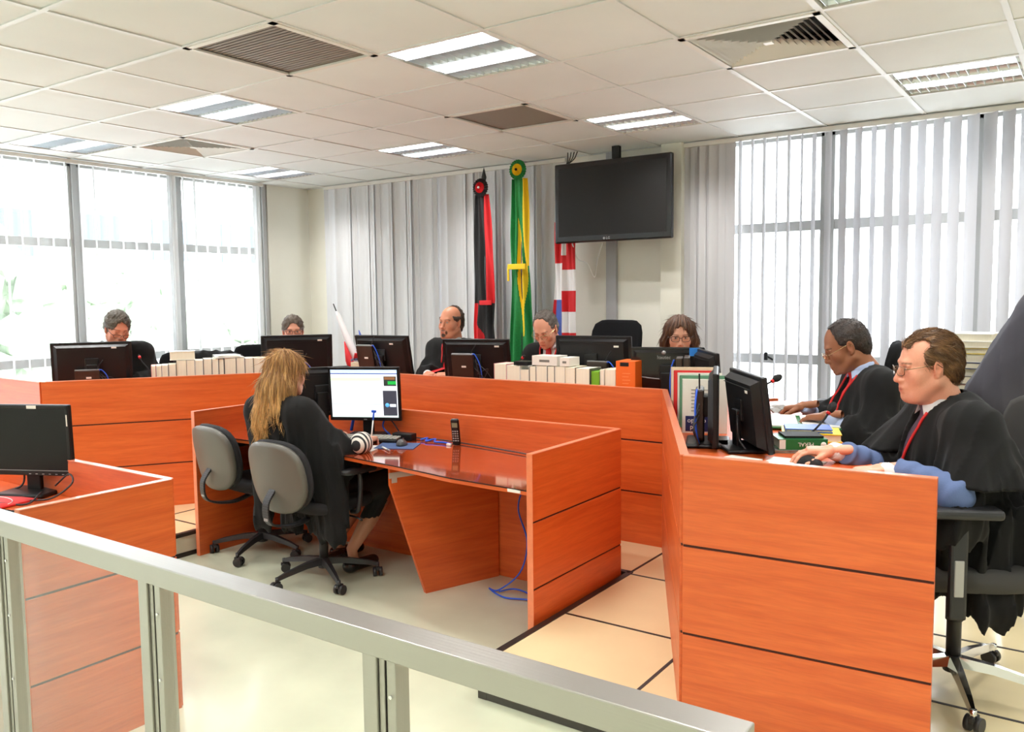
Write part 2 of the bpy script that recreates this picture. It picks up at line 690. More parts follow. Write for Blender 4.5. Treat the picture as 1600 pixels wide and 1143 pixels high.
LP = make_light()
names_vis = {(1, 1): 'square louvred ceiling light between the two grey grilles, near the top of the photo',
             (-2, 1): 'louvred ceiling light glowing solid white beside the nearest grey grille, above the left bench',
             (-2, 4): 'small-looking louvred ceiling light close to the flags, left of the far grey grille',
             (1, 4): 'louvred ceiling light just in front of the wall television',
             (-5, 1): 'louvred ceiling light right above the left windows',
             (-5, 4): 'farthest louvred ceiling light, by the beige corner column',
             (4, 1): 'louvred ceiling light cut by the top edge beyond the big white diffuser',
             (4, 4): 'louvred ceiling light above the right blinds, at the right edge of the photo'}
first = True
for (u, v), kd in holes.items():
    if kd != 'light':
        continue
    x, y = TX + (u + .5) * TS, TY + (v + .5) * TS
    if not (X0 < x - .3 and x + .3 < X1 and Y0 < y - .3 and y + .3 < Y1):
        continue
    o = LP if first else copy_tree(LP)
    first = False
    o.location = (x, y, CEIL)
    o['label'] = names_vis.get((u, v), 'louvred ceiling light behind the camera')
    o['group'] = 'square louvred ceiling lights'
    for dy in (-.2259, .0753):
        area_light('lamp_glow', (x, y + dy, CEIL + .036), .56, LAMPW, (1.0, .975, .94), size_y=.05).parent = None

def make_return(label, x, y):
    t = thing('ceiling_vent', label, 'ceiling vent', (x, y, CEIL))
    S = TS / 2 - .001
    f = MB()
    for (a, c, d, e2) in ((-S, -S, S, -S + .03), (-S, S - .03, S, S), (-S, -S, -S + .03, S), (S - .03, -S, S, S)):
        f.rect(a, c, -.004, d, e2, .006)
    f.build('frame', M_ventw, t)
    k = MB(); k.rect(-S, -S, .06, S, S, .065); k.build('backing', M_dark, t)
    for i in range(22):
        s_ = MB()
        yy = -S + .036 + i * (2 * S - .072) / 21
        s_.box((0, yy, .010), (2 * S - .06, .0135, .002), rotm(math.radians(-12)))
        s_.build('slat', M_vent, t)
    return t

make_return('grey slatted square return grille, the large one nearest the camera on the left', TX + .5 * TS, TY + .5 * TS)
make_return('grey slatted square return grille farther off, in front of the flags', TX + .5 * TS, TY + 3.5 * TS)
make_return('grey slatted return grille out of view to the right', TX + 6.5 * TS, TY + .5 * TS)

def make_diffuser(label, x, y):
    t = thing('ceiling_vent', label, 'ceiling vent', (x, y, CEIL))
    S = TS / 2 - .001
    f = MB()
    for (a, c, d, e2) in ((-S, -S, S, -S + .03), (-S, S - .03, S, S), (-S, -S, -S + .03, S), (S - .03, -S, S, S)):
        f.rect(a, c, -.005, d, e2, .006)
    f.build('frame', M_ventw, t)
    k = MB(); k.rect(-S, -S, .09, S, S, .095); k.build('backing', M_dark, t)
    n = 9
    for i in range(n):
        ro = S - .035 - i * (S - .05) / n
        ri = ro - .020
        c = MB()
        # sloped square ring
        o_ = [(-ro, -ro, -.002), (ro, -ro, -.002), (ro, ro, -.002), (-ro, ro, -.002)]
        i_ = [(-ri, -ri, .028), (ri, -ri, .028), (ri, ri, .028), (-ri, ri, .028)]
        for q in range(4):
            c.quad(o_[q], o_[(q + 1) % 4], i_[(q + 1) % 4], i_[q])
            oz = [(p[0], p[1], p[2] + .0015) for p in (o_[q], o_[(q + 1) % 4], i_[(q + 1) % 4], i_[q])]
            c.quad(*oz[::-1])
        c.build('blade', M_ventw, t, recalc=False)
    c = MB(); c.rect(-.02, -.02, -.002, .02, .02, .03); c.build('core', M_ventw, t)
    return t

make_diffuser('white square four-way air diffuser, the large one near the top right of the photo', TX + 3.5 * TS, TY + 2.5 * TS)
make_diffuser('white square air diffuser above the left windows, by the farthest lights', TX - 3.5 * TS, TY + 2.5 * TS)
make_diffuser('white square air diffuser behind the camera', TX + 3.5 * TS, TY - 3.5 * TS)

# ------------------------------------------------------------------ vertical blinds
def slat_mat(name, col, tr):
    m = bpy.data.materials.new(name); m.use_nodes = True
    nt = m.node_tree; nt.nodes.clear()
    out = nt.nodes.new('ShaderNodeOutputMaterial')
    mx = nt.nodes.new('ShaderNodeMixShader'); mx.inputs[0].default_value = tr
    d = nt.nodes.new('ShaderNodeBsdfDiffuse'); d.inputs[0].default_value = (*col, 1)
    tl = nt.nodes.new('ShaderNodeBsdfTranslucent'); tl.inputs[0].default_value = (*col, 1)
    nt.links.new(d.outputs[0], mx.inputs[1]); nt.links.new(tl.outputs[0], mx.inputs[2])
    nt.links.new(mx.outputs[0], out.inputs[0])
    return m
M_slat = slat_mat('blind_fabric', (.72, .73, .75), .08)
M_slat3 = slat_mat('blind_fabric_toned_down', (.60, .60, .62), .03)  # same cloth as the centre blind, darkened to offset the window glare
M_slat2 = slat_mat('sheer_blind_fabric', (.85, .86, .86), .35)

def blind(label, axis, wallc, spots, z0, z1, mt, sheer=False):
    """spots: list of (pos, angle, width)"""
    t = thing('vertical_blind', label, 'blind', (0, 0, 0))
    ps = [s[0] for s in spots]
    hr = MB()
    if axis == 'y': hr.rect(wallc - .02, min(ps) - .06, z1, wallc + .02, max(ps) + .06, z1 + .03)
    else: hr.rect(min(ps) - .06, wallc - .02, z1, max(ps) + .06, wallc + .02, z1 + .03)
    hr.build('headrail', M_ventw, t)
    cache = {}
    for (p, ang, w) in spots:
        key = round(w, 3)
        loc = (wallc, p, 0) if axis == 'y' else (p, wallc, 0)
        if key in cache:
            o = cache[key].copy(); COL.objects.link(o)
        else:
            s_ = MB()
            n = 6
            for zi in range(2):
                pass
            prof = [(-w / 2 + w * i / n, .012 * math.sin(PI * i / n)) for i in range(n + 1)]
            a = [s_.bm.verts.new((x, y, z0)) for x, y in prof]
            c = [s_.bm.verts.new((x, y, z1)) for x, y in prof]
            for i in range(n):
                f = s_.bm.faces.new([a[i], a[i + 1], c[i + 1], c[i]]); f.smooth = True
            a2 = [s_.bm.verts.new((x, y + .0008, z0)) for x, y in prof]
            c2 = [s_.bm.verts.new((x, y + .0008, z1)) for x, y in prof]
            for i in range(n):
                f = s_.bm.faces.new([a2[i + 1], a2[i], c2[i], c2[i + 1]]); f.smooth = True
            o = s_.build('slat', mt, t, recalc=False)
            cache[key] = o
        o.location = loc
        o.rotation_euler = (0, 0, ang)
        o.parent = t
    return t

# left wall: slats turned almost edge-on to the room centre
sp = []
y = -3.0
while y < 5.6:
    a = math.atan2(.46, -.88) + rnd.uniform(-.05, .05)
    sp.append((y, a, .10))
    y += .118
sp = [s for s in sp]
sp1 = [s for s in sp if s[0] > 1.2]
sp0 = [s for s in sp if s[0] <= 1.2]
for (p, w, a) in ((4.55, .1, 1.75), (5.48, .1, 1.7)):
    sp1.append((p, a, w))
blind('white vertical blind, slats open, along the left window wall', 'y', X0 + .06, sp1, .3, CEIL - .035, M_slat2)
blind('white vertical blind along the left wall beside the camera', 'y', X0 + .06, sp0, .3, CEIL - .035, M_slat2)
# back wall centre: nearly closed slats
sp = []
x = -6.56
while x < -3.76:
    sp.append((x, rnd.uniform(-.22, .5), .127))
    x += .082
blind('white vertical blind, slats closed, behind the flags', 'x', Y1 - .07, sp, .25, CEIL - .035, M_slat)
# right: stacked slats next to the pier then open slats
sp = []
x = -2.62
while x < -2.27:
    sp.append((x, rnd.uniform(.0, .35), .127))
    x += .075
x = -2.22
while x < 2.9:
    a = -rnd.uniform(1.2, 1.45) if x < -1.75 else -rnd.uniform(.80, 1.12)
    sp.append((x, a, .120))
    x += .098 if x > -1.75 else .088
spa = [s for s in sp if s[0] < .3]
spb = [s for s in sp if s[0] >= .3]
blind('white vertical blind, slats half open, behind the judges on the right', 'x', Y1 - .07, spa, .25, CEIL - .035, M_slat3)
blind('white vertical blind continuing past the right edge of the photo', 'x', Y1 - .07, spb, .25, CEIL - .035, M_slat3)
# ------------------------------------------------------------------ panelled benches and desks
def board(parent, p0, p1, z0, z1, th, name='panel_board', mt=None, off=0.0, ends=0.0, bev=.0015):
    """upright board from p0 to p1 (x,y), thickness th centred on the line + off to its left"""
    p0, p1 = Vector((*p0, 0)), Vector((*p1, 0))
    d = p1 - p0
    L = d.length
    d.normalize()
    nrm = Vector((-d.y, d.x, 0))
    ang = math.atan2(d.y, d.x)
    rx, rz_ = rnd.uniform(0, 6), rnd.uniform(0, 3)
    b = MB()
    b.box((L / 2 + rx, off, (z1 - z0) / 2 + rz_), (L - 2 * ends, th, z1 - z0), bev=bev, rot=None)
    loc = p0 + Vector((0, 0, z0)) - d * rx - Vector((0, 0, rz_))
    return b.build(name, mt or M_wood, parent, loc, (0, 0, ang))


def panel(parent, p0, p1, z0, h, th=.03, front=-1, n=3, inset=.010):
    """three stacked boards with dark grooves on a backing"""
    hs = (h - .004) / n
    board(parent, p0, p1, z0, z0 + h - .004, th * .6, 'backing_board', M_woodin, off=-front * th * .18)
    for i in range(n):
        board(parent, p0, p1, z0 + i * hs + (.005 if i else 0), z0 + (i + 1) * hs - (.004 if i < n - 1 else 0), th * .42, 'panel_board', M_wood,
              off=front * th * .27)
        if i:
            board(parent, p0, p1, z0 + i * hs - .004, z0 + i * hs + .005, th * .3, 'groove', M_groove, off=front * th * .17, ends=.001, bev=0)
    board(parent, p0, p1, z0 + h - .004, z0 + h, th + .001, 'edge_band', M_edge, bev=.001)


BH = .917          # bench panel height above the platform
BW = .972          # bench worktop height above the floor
A_, B_, C_, D_, E_ = (-5.80, 2.80), (-4.72, 4.42), (-2.02, 4.40), (-1.13, 2.62), (-.37, 2.665)

def bench(label, p0, p1, wt, front=-1):
    t = thing('bench_panel', label, 'bench', (p0[0], p0[1], PZ), group=None)
    o = Vector((*p0, 0))
    q0, q1 = (0, 0), (p1[0] - p0[0], p1[1] - p0[1])
    panel(t, q0, q1, 0, BH, front=front)
    return t

bench('cherry-wood panelled bench front at far left, turned away behind the left monitor', (-6.90, 2.83), A_, None)
bench('cherry-wood panelled bench front running diagonally on the left, in front of the grey-haired reader', A_, B_, None)
bench('long cherry-wood panelled bench front across the back, behind the clerk desk', B_, C_, None)
bench('cherry-wood panelled bench front seen edge-on, running toward the camera on the right', C_, D_, None)
bench('large cherry-wood panelled bench end in the right foreground', D_, E_, None)

def worktop(label, poly, z, th=.025, mt=None):
    b = MB()
    b.prism(poly, z - th, z)
    o = b.build('worktop', mt or M_woodin)
    return tag(o, label, 'worktop')

# outward offsets of the bench line
n_l = Vector((-.832, .555)); n_r = Vector((.894, .447))
def off2(p, v, d): return (p[0] + v[0] * d, p[1] + v[1] * d)
W = .66
ia = .02
worktop('cherry-wood worktop of the left diagonal bench, under the far left monitor and books',
        [off2(A_, n_l, ia), off2(B_, n_l, ia), (-5.30, 4.98), off2(A_, n_l, W)], BW)
worktop('cherry-wood worktop of the back bench, in front of the seated judges',
        [(-4.73, 4.445), (-2.03, 4.425), (-1.58, 5.06), (-5.28, 5.06)], BW)
worktop('cherry-wood worktop of the right bench, under the green book and the right monitors',
        [(-2.00, 4.40), (-1.105, 2.64), (-.395, 2.685), (-1.50, 4.98)], BW)
# legs under the worktops (end supports)
def support(label, p0, p1):
    t = thing('worktop_support', label, 'support', (p0[0], p0[1], PZ))
    board(t, (0, 0), (p1[0] - p0[0], p1[1] - p0[1]), 0, BW - PZ - .026, .03, 'panel_board', M_woodin)
support('upright wooden support under the left diagonal worktop, below its empty chairs', off2(B_, n_l, .05), (-4.93, 4.60))
support('upright wooden support under the back worktop at its right corner', (-2.0, 4.46), (-1.63, 4.95))
support('upright wooden support under the far left end of the worktop', off2(A_, n_l, .05), off2(A_, n_l, .28))

# ------------------------------------------------------------------ clerk desk
CH = .914
CX0, CX1, CYB = -4.60, -2.03, 3.86
t = thing('clerk_desk', 'U-shaped cherry-wood clerk desk with glass-topped worktop in the middle of the room', 'desk', (CX0, 3.03, 0))
ox, oy = CX0, 3.03
panel(t, (CX1 - ox, 3.03 - oy), (CX1 - ox, CYB - oy), 0, CH, front=-1)
panel(t, (0, 3.12 - oy), (0, CYB - oy), 0, CH, front=1)
panel(t, (0, CYB - oy), (CX1 - ox, CYB - oy), 0, CH, front=1)
# front edge bands of the two side panels
for (x, y) in ((CX1, 3.028), (CX0, 3.118)):
    b = MB(); b.box((x - ox, y - oy, CH / 2), (.031, .004, CH), bev=.001)
    b.build('edge_band', M_edge, t)
poly = [(CX0 + .016, 3.24), (-3.9, 3.24), (-3.35, 3.19), (-2.9, 3.13), (-2.5, 3.06), (CX1 - .016, 3.035), (CX1 - .016, CYB - .016), (CX0 + .016, CYB - .016)]
poly = [(x - ox, y - oy) for x, y in poly]
b = MB(); b.prism(poly, .725, .748)
b.build('tabletop', M_woodin, t)
b = MB(); b.prism(poly, .748, .7485); b.build('glass_top', mat('desk_glass', rgb(160, 62, 28), .04, coat=1.0, noise=(5, .15, (3, 14, 14))), t)
g_ = MB()
pp = [(x, y - .002) for x, y in poly[:6]]
for i in range(5):
    p, q = Vector((*pp[i], 0)), Vector((*pp[i + 1], 0))
    m_ = (p + q) / 2; d_ = (q - p)
    g_.box((m_.x, m_.y, .7455), (d_.length, .003, .005), rotm(0, 0, math.atan2(d_.y, d_.x)))
g_.build('glass_edge', M_black, t)
# slanted knee partition with steel bracket
p_top = Vector((-3.03 - ox, 3.20 - oy, 0)); pb = Vector((-2.80 - ox, CYB - .02 - oy, 0))
d_ = (pb - p_top); L = d_.length; ang = math.atan2(d_.y, d_.x)
b = MB()
M_ = Matrix(((1, 0, 0, 0), (0, 0, -1, 0), (0, 1, 0, 0), (0, 0, 0, 1)))
b.prism([(0, .724), (0, .62), (.20, .0), (L, 0), (L, .724)], -.012, .012, M_)
b.build('partition', M_woodin, t, p_top, (0, 0, ang))
b = MB(); b.box((.14, -.016, .675), (.30, .004, .03), rotm(0, 0, 0)); b.box((.02, -.018, .66), (.03, .004, .05))
for i in range(7): b.cyl((.02 + i * .04, -.0185, .675), (.02 + i * .04, -.0195, .675), .005)
b.build('bracket', mat('galvanised_bracket', rgb(205, 205, 200), .4, .4), t, p_top, (0, 0, ang))
# small stickers on the worktop edge
b = MB(); b.box((-2.12 - ox, 3.036 - oy, .737), (.07, .003, .014)); b.build('sticker', M_label, t)
# outlet box under the worktop
o = thing('outlet_box', 'grey metal outlet box under the clerk desk worktop, cables plugged in', 'outlet', (-2.50, CYB - .055, .60))
b = MB(); b.box((0, 0, 0), (.22, .07, .12), bev=.006); b.build('casing', mat('outlet_grey', rgb(190, 190, 186), .5), o)
for k in (-.05, .0):
    b = MB(); b.box((k, -.037, -.005), (.03, .012, .03), bev=.002); b.build('plug', M_black if k else M_bluecable, o)
c = MB()
c.tube(bez([(-2.55, 3.76, .59), (-2.57, 3.72, .45), (-2.5, 3.70, .28), (-2.52, 3.66, .12), (-2.62, 3.6, .02), (-2.7, 3.62, .008), (-2.55, 3.55, .008), (-2.4, 3.58, .012), (-2.28, 3.52, .008), (-2.2, 3.5, .008)], 8), .0045)
c.tube(bez([(-2.62, 3.6, .012), (-2.55, 3.66, .02), (-2.42, 3.62, .014), (-2.3, 3.42, .008), (-2.22, 3.38, .008), (-2.15, 3.45, .01)], 8), .0045)
tag(c.build('network_cable', M_bluecable), 'blue network cable looping onto the floor under the clerk desk', 'cable')
c = MB()
c.tube(bez([(-2.5, 3.76, .59), (-2.5, 3.74, .4), (-2.47, 3.72, .2), (-2.36, 3.64, .03), (-2.2, 3.6, .008)], 8), .0045)
tag(c.build('power_cable', M_greycable), 'black power cable hanging beside the blue one under the clerk desk', 'cable')

# ------------------------------------------------------------------ left foreground desk
t = thing('side_desk', 'cherry-wood desk with raised panels in the left foreground, behind the railing', 'desk', (-2.93, 1.875, 0))
FH = .914
panel(t, (0, -.56), (0, 0), 0, FH, front=-1)
panel(t, (-1.75, 0), (0, 0), 0, FH, front=1)
panel(t, (-1.75, -.56), (-1.75, 0), 0, FH, front=1)
b = MB(); b.box((0, -.562, FH / 2), (.031, .004, FH)); b.build('edge_band', M_edge, t)
b = MB(); b.rect(-1.735, -.56, .725, -.016, -.016, .75, bev=.001); b.build('tabletop', M_woodin, t)

# ------------------------------------------------------------------ steel and glass railing
RZ = .95
t = thing('railing', 'brushed steel railing with glass infill crossing the foreground', 'railing', (-3.6, 1.155, 0))
rl = MB(); rl.rect(0, 0, RZ - .052, 3.19, .068, RZ, bev=.003); rl.build('handrail', M_steel, t)
PXS = [-2.745, -1.955, -1.165, -.46]
for i, px_ in enumerate(PXS):
    x = px_ + 3.6
    b = MB()
    b.rect(x - .02, .006, 0, x + .018, .062, RZ - .052, bev=.002)
    b.build('post', M_steel, t)
    if i < 3:
        b = MB()
        b.rect(x + .019, .012, 0.06, x + .034, .056, RZ - .052, bev=.002)
        b.rect(x + .038, .014, 0.06, x + .062, .054, RZ - .052, bev=.002)
        b.build('glazing_channel', M_steel, t)
    for zz in (.25, .45, .65, .82):
        s_ = MB(); s_.cyl((x + .050, .014, zz), (x + .050, .010, zz), .004, seg=8); s_.build('screw', M_chrome, t)
xs = [0.0] + [p + 3.6 for p in PXS]
for i in range(len(xs) - 1):
    a, c = xs[i] + (.06 if i else 0), xs[i + 1] - .02
    b = MB(); b.rect(a, .012, .06, c, .056, .085, bev=.002); b.build('bottom_rail', M_steel, t)
    b = MB(); b.rect(a, .030, .086, c, .036, RZ - .053); b.build('glass_panel', thin_glass('railing_glass', (.985, .99, .985), .012), t)
# ------------------------------------------------------------------ electronics
M_screen_off = mat('screen_off', (.006, .007, .008), .35, spec=.25)
M_gloss = mat('glossy_black', (.006, .006, .007), .22)
M_brown = mat('dark_brown_plastic', (.030, .018, .013), .4)
M_silver = mat('silver_plastic', (.35, .35, .36), .35, .5)

def text_mesh(parent, s, size, M, mt, name='lettering', ext=.0006, font_bold=False):
    cu = bpy.data.curves.new(name, 'FONT')
    cu.body = s
    cu.size = size
    cu.align_x = 'CENTER'
    cu.align_y = 'CENTER'
    cu.extrude = ext
    cu.resolution_u = 3
    if font_bold:
        cu.offset = size * .02
    o = bpy.data.objects.new(name, cu)
    COL.objects.link(o)
    dg = bpy.context.evaluated_depsgraph_get()
    me = bpy.data.meshes.new_from_object(o.evaluated_get(dg))
    bpy.data.objects.remove(o)
    me.name = name
    me.materials.clear()
    me.materials.append(mt)
    n = bpy.data.objects.new(name, me)
    n.parent = parent
    n.matrix_local = M
    COL.objects.link(n)
    return n


def monitor(label, loc, yaw, w, h, zc, tilt=.2, client=None, on=False, base=True, stickers=(), group='flat computer monitors', gloss=False, thick=.045, cable=True, frame=None):
    """loc: base point on the worktop; zc: height of the panel centre above it; screen faces local +y"""
    t = thing('computer_monitor', label, 'monitor', loc, yaw, group)
    P = Matrix.Translation((0, 0, zc)) @ rotm(rx=-tilt)       # panel frame, +y = screen side; top leans to -y
    P = Matrix.Translation((0, 0, zc)) @ rotm(rx=tilt)
    mb = M_gloss if gloss else M_black
    b = MB()
    b.box((0, 0, 0), (w, .022, h), bev=.006, seg=3)
    b.merge(_bulge(w * .93, h * .90, thick * .6), Matrix.Translation((0, -.010, 0)))
    hs = b.build('housing', mb, t); hs.matrix_local = P
    # screen and bezel
    bw = .017
    s_ = MB(); s_.rect(-w / 2 + bw, .0105, -h / 2 + bw + .006, w / 2 - bw, .0125, h / 2 - bw)
    if not on:
        s_.build('screen', M_screen_off, t).matrix_local = P
    else:
        s_.build('screen', mat('lit_screen', (.05, .05, .05), .3, emit=(.93, .96, 1), estr=1.25), t).matrix_local = P
    f = MB()
    f.rect(-w / 2 + .003, .010, -h / 2 + .003, w / 2 - .003, .015, -h / 2 + bw + .004, bev=.002)
    f.rect(-w / 2 + .003, .010, h / 2 - bw, w / 2 - .003, .015, h / 2 - .003, bev=.002)
    f.rect(-w / 2 + .003, .010, -h / 2 + .003, -w / 2 + bw, .015, h / 2 - .003, bev=.002)
    f.rect(w / 2 - bw, .010, -h / 2 + .003, w / 2 - .003, .015, h / 2 - .003, bev=.002)
    f.build('bezel', frame or M_blackm, t).matrix_local = P
    # groove line on the back
    g = MB(); g.rect(-w * .42, -.0465 * thick / .045 + .007, h * .34, w * .42, -.034 * thick / .045 + .004, h * .345)
    if not gloss: g.build('seam', M_blackm, t).matrix_local = P
    # stand
    if base:
        s2 = MB()
        s2.box((0, -.055, zc * .5), (.07, .022, zc * 1.0), rotm(rx=tilt * .3), bev=.006)
        s2.box((0, -.038, zc), (.09, .03, .09), bev=.006)
        s2.build('stand', M_black, t)
        s3 = MB(); s3.box((0, -.03, .009), (.24, .18, .018), bev=.008); s3.build('base', M_black, t)
    for (sx, sz) in stickers:
        k = MB(); k.box((sx * w, -.0125 - thick * .62, sz * h), (.034, .002, .012), bev=.0008)
        k.build('sticker', M_label, t).matrix_local = P
    if client:
        cx, cz, cw, ch = client
        cb = MB(); cb.box((0, 0, 0), (cw, .035, ch), bev=.004)
        y0 = -.012 - thick - .022
        c = cb.build('mini_computer', M_brown, t); c.matrix_local = P @ Matrix.Translation((cx, y0, cz))
        k = MB(); k.rect(-cw / 2, -.010, ch / 2, cw / 2, .012, ch / 2 + .004, bev=.001)
        k.build('trim_strip', M_silver, c)
        for zz in (.12, -.38):
            k = MB(); k.box((.01, -.0185, zz * ch), (.034, .002, .013), bev=.0008); k.build('sticker', M_label, c)
        if cable:
            k = MB(); k.tube(bez([(cw / 2 - .01, -.01, ch / 2 - .01), (cw / 2 + .015, -.01, ch / 2 - .0), (cw / 2 + .05, -.015, ch * .15), (cw / 2 + .055, -.01, -ch * .3), (cw / 2 + .04, 0, -zc - cz + .02)], 8), .0042)
            k.build('network_lead', M_bluecable, c)
            k = MB()
            q = random.Random(int(abs(loc[0]) * 100))
            for i in range(4):
                xx = cw / 2 + q.uniform(-.01, .02)
                k.tube(bez([(xx, .0, ch * q.uniform(-.2, .35)), (xx + q.uniform(.03, .10), -.02, ch * q.uniform(-.3, .1)), (xx + q.uniform(.0, .14), 0, -zc - cz + .02)], 8), .003)
            k.build('cables', M_greycable, c)
            k = MB(); k.tube([(cw / 2 - .02, 0, ch / 2), (cw / 2 + .025, -.0, ch / 2 + .07)], .0035); k.build('antenna', M_black, c)
    elif cable:
        k = MB(); k.tube(bez([(.03, -.06, zc - .02), (.07, -.07, zc - .06), (.06, -.06, .05), (.10, -.04, .01)], 8), .0042); k.build('cable', M_greycable, t)
    return t, P


def _bulge(w, h, d):
    bm2 = bmesh.new()
    a = [bm2.verts.new((sx * w / 2, 0, sz * h / 2)) for sx, sz in ((-1, -1), (1, -1), (1, 1), (-1, 1))]
    c = [bm2.verts.new((sx * w / 2 * .90, -d, sz * h / 2 * .88)) for sx, sz in ((-1, -1), (1, -1), (1, 1), (-1, 1))]
    bm2.faces.new(a); bm2.faces.new(c[::-1])
    for i in range(4):
        bm2.faces.new([a[i], c[i], c[(i + 1) % 4], a[(i + 1) % 4]])
    return bm2

R_ = math.radians
Z1 = BW
monitor('black monitor seen from behind at far left, in front of the grey-haired man reading', (-5.985, 3.255, Z1), R_(56.3), .53, .32, .175, .1, client=(-.03, -.10, .16, .14), stickers=[(.28, .38)])
monitor('black monitor seen from behind, hiding the man in dark glasses up to his eyes', (-5.155, 4.44, Z1), R_(50), .54, .33, .185, .1, client=(-.02, -.10, .13, .12), stickers=[(.32, .38)])
monitor('tilted black monitor seen from behind, between the rolled banners and the bearded man', (-4.56, 4.79, Z1), R_(8), .50, .31, .19, .22, client=(-.11, -.03, .15, .25), stickers=[(.22, .32)])
monitor('black monitor seen from behind, directly in front of the bearded man', (-3.645, 4.78, Z1), R_(19), .50, .31, .18, .20, client=(-.08, -.05, .16, .23), stickers=[(.33, .36)])
monitor('black monitor seen from behind, in front of the empty high-backed chair', (-2.70, 4.79, Z1), R_(6), .53, .31, .215, .08, client=(.06, -.06, .14, .12), stickers=[(.33, .30)])
t, P = monitor('glossy black all-in-one computer seen from behind, in front of the woman in glasses', (-2.14, 4.70, Z1), R_(20), .44, .30, .165, .05, gloss=True, cable=False, thick=.02)
text_mesh(t, 'Itautec', .030, P @ Matrix.Translation((-.02, -.0235, .09)) @ rotm(rx=PI / 2), M_silver)
k = MB(); k.lathe([(.012, 0), (.014, .004), (.004, .008)], seg=12); k.build('logo', M_silver, t).matrix_local = P @ Matrix.Translation((-.02, -.0225, .118)) @ rotm(rx=PI / 2)
k = MB(); k.box((-.15, -.024, -.115), (.04, .002, .014)); k.build('sticker', mat('lilac_label', rgb(150, 130, 160), .6), t).matrix_local = P
k = MB(); k.tube(bez([(-.20, -.020, -.02), (-.1, -.030, -.035), (0, -.032, -.04), (.1, -.030, -.035), (.2, -.020, -.02)], 6), .004); k.build('trim_strip', M_silver, t).matrix_local = P
k = MB(); k.rect(.13, -.026, .10, .19, -.020, .148); k.build('note', mat('blue_note', rgb(40, 130, 220), .6), t).matrix_local = P
monitor('black monitor turned sideways at the corner of the back and right benches', (-1.82, 4.56, Z1), R_(-55), .44, .29, .165, .08, stickers=[(.25, .2)], cable=False)
monitor('thin black monitor seen edge-on behind the upright folders on the right bench', (-1.315, 3.365, Z1), R_(-69), .40, .30, .165, .0, client=(.0, -.03, .15, .20), cable=True, thick=.03)
monitor('large black monitor angled away in the right foreground, beside the hand on the mouse', (-1.155, 3.335, Z1), R_(-55), .46, .30, .165, .12, stickers=[(.30, .30)], thick=.055)
# thin client standing alone at the far end
t = thing('mini_computer', 'small brown and black mini computer with a blue cable beside the glossy all-in-one', 'computer', (-1.90, 4.33, Z1), R_(-68))
b = MB(); b.box((0, 0, .175), (.16, .035, .22), bev=.004); b.box((0, .04, .16), (.2, .03, .26), bev=.004); b.build('casing', M_brown, t)
b = MB(); b.box((0, .02, .02), (.12, .08, .04), bev=.004); b.build('base', M_black, t)
b = MB(); b.tube(bez([(.0, -.03, .27), (-.01, -.045, .22), (-.0, -.05, .12), (0, -.04, .02)], 8), .0045); b.build('network_lead', M_bluecable, t)

# left foreground desk monitor, facing the camera
t, P = monitor('black monitor facing the camera on the left foreground desk', (-3.86, 1.775, .75), R_(206), .47, .315, .248, -.03, frame=M_black, group=None)
k = MB(); k.box((-.06, .0155, .1475), (.045, .002, .014)); k.build('sticker', M_label, t).matrix_local = P
k = MB(); k.box((-.225, .0155, .09), (.005, .002, .05)); k.build('sticker', M_label, t).matrix_local = P
k = MB()
for i in range(6): k.box((-.03 - i * .032, .0155, -.148), (.010, .002, .003))
k.build('buttons', M_silver, t).matrix_local = P
k = MB(); k.rect(-.215, .0125, -.134, .215, .0155, -.132); k.build('trim_strip', M_silver, t).matrix_local = P
for q, (pts, nm) in enumerate(((bez([(-3.72, 1.83, .80), (-3.62, 1.84, .86), (-3.56, 1.82, .83), (-3.62, 1.76, .77), (-3.74, 1.70, .755), (-3.70, 1.62, .755)], 8), 'black cable arching beside the left foreground monitor'),
                (bez([(-3.74, 1.78, .78), (-3.66, 1.68, .757), (-3.78, 1.62, .757), (-3.6, 1.56, .757)], 8), 'thin grey cable lying flat below the left foreground monitor'))):
    k = MB(); k.tube(pts, .004); tag(k.build('cable', M_greycable), nm, 'cable')
M_red = mat('red_card', rgb(208, 36, 34), .5)
M_paper = mat('white_paper', (.82, .82, .80), .6)
t = thing('folder', 'red folder with white print on the left foreground desk', 'folder', (-3.86, 1.60, .7515), R_(12))
b = MB(); b.box((0, 0, .004), (.34, .24, .008), bev=.002); b.build('cover', M_red, t)
b = MB()
b.tube([Vector((.15 * math.cos(a), .10 * math.sin(a) - .02, .0085)) for a in np.linspace(.2, 2.6, 20)], .002, seg=4)
for i in range(3): b.box((-.04 + i * .03, .05 - i * .03, .0085), (.12, .006, .001))
b.build('print', M_paper, t)
t = thing('keyboard', 'black keyboard lying by the red folder on the left foreground desk', 'keyboard', (-3.62, 1.47, .7515), R_(14))
b = MB(); b.box((0, 0, .010), (.40, .14, .018), bev=.004); b.build('body', M_black, t)
b = MB()
for i in range(15):
    for j in range(5):
        b.box((-.182 + i * .026, -.052 + j * .026, .0225), (.021, .021, .008), bev=.002, seg=1)
b.build('keys', M_blackm, t)
tag(MB().rect(-3.99, 1.42, .7515, -3.80, 1.54, .7535).build('paper_sheet', M_paper), 'white sheet sticking out beside the keyboard on the left foreground desk', 'paper')

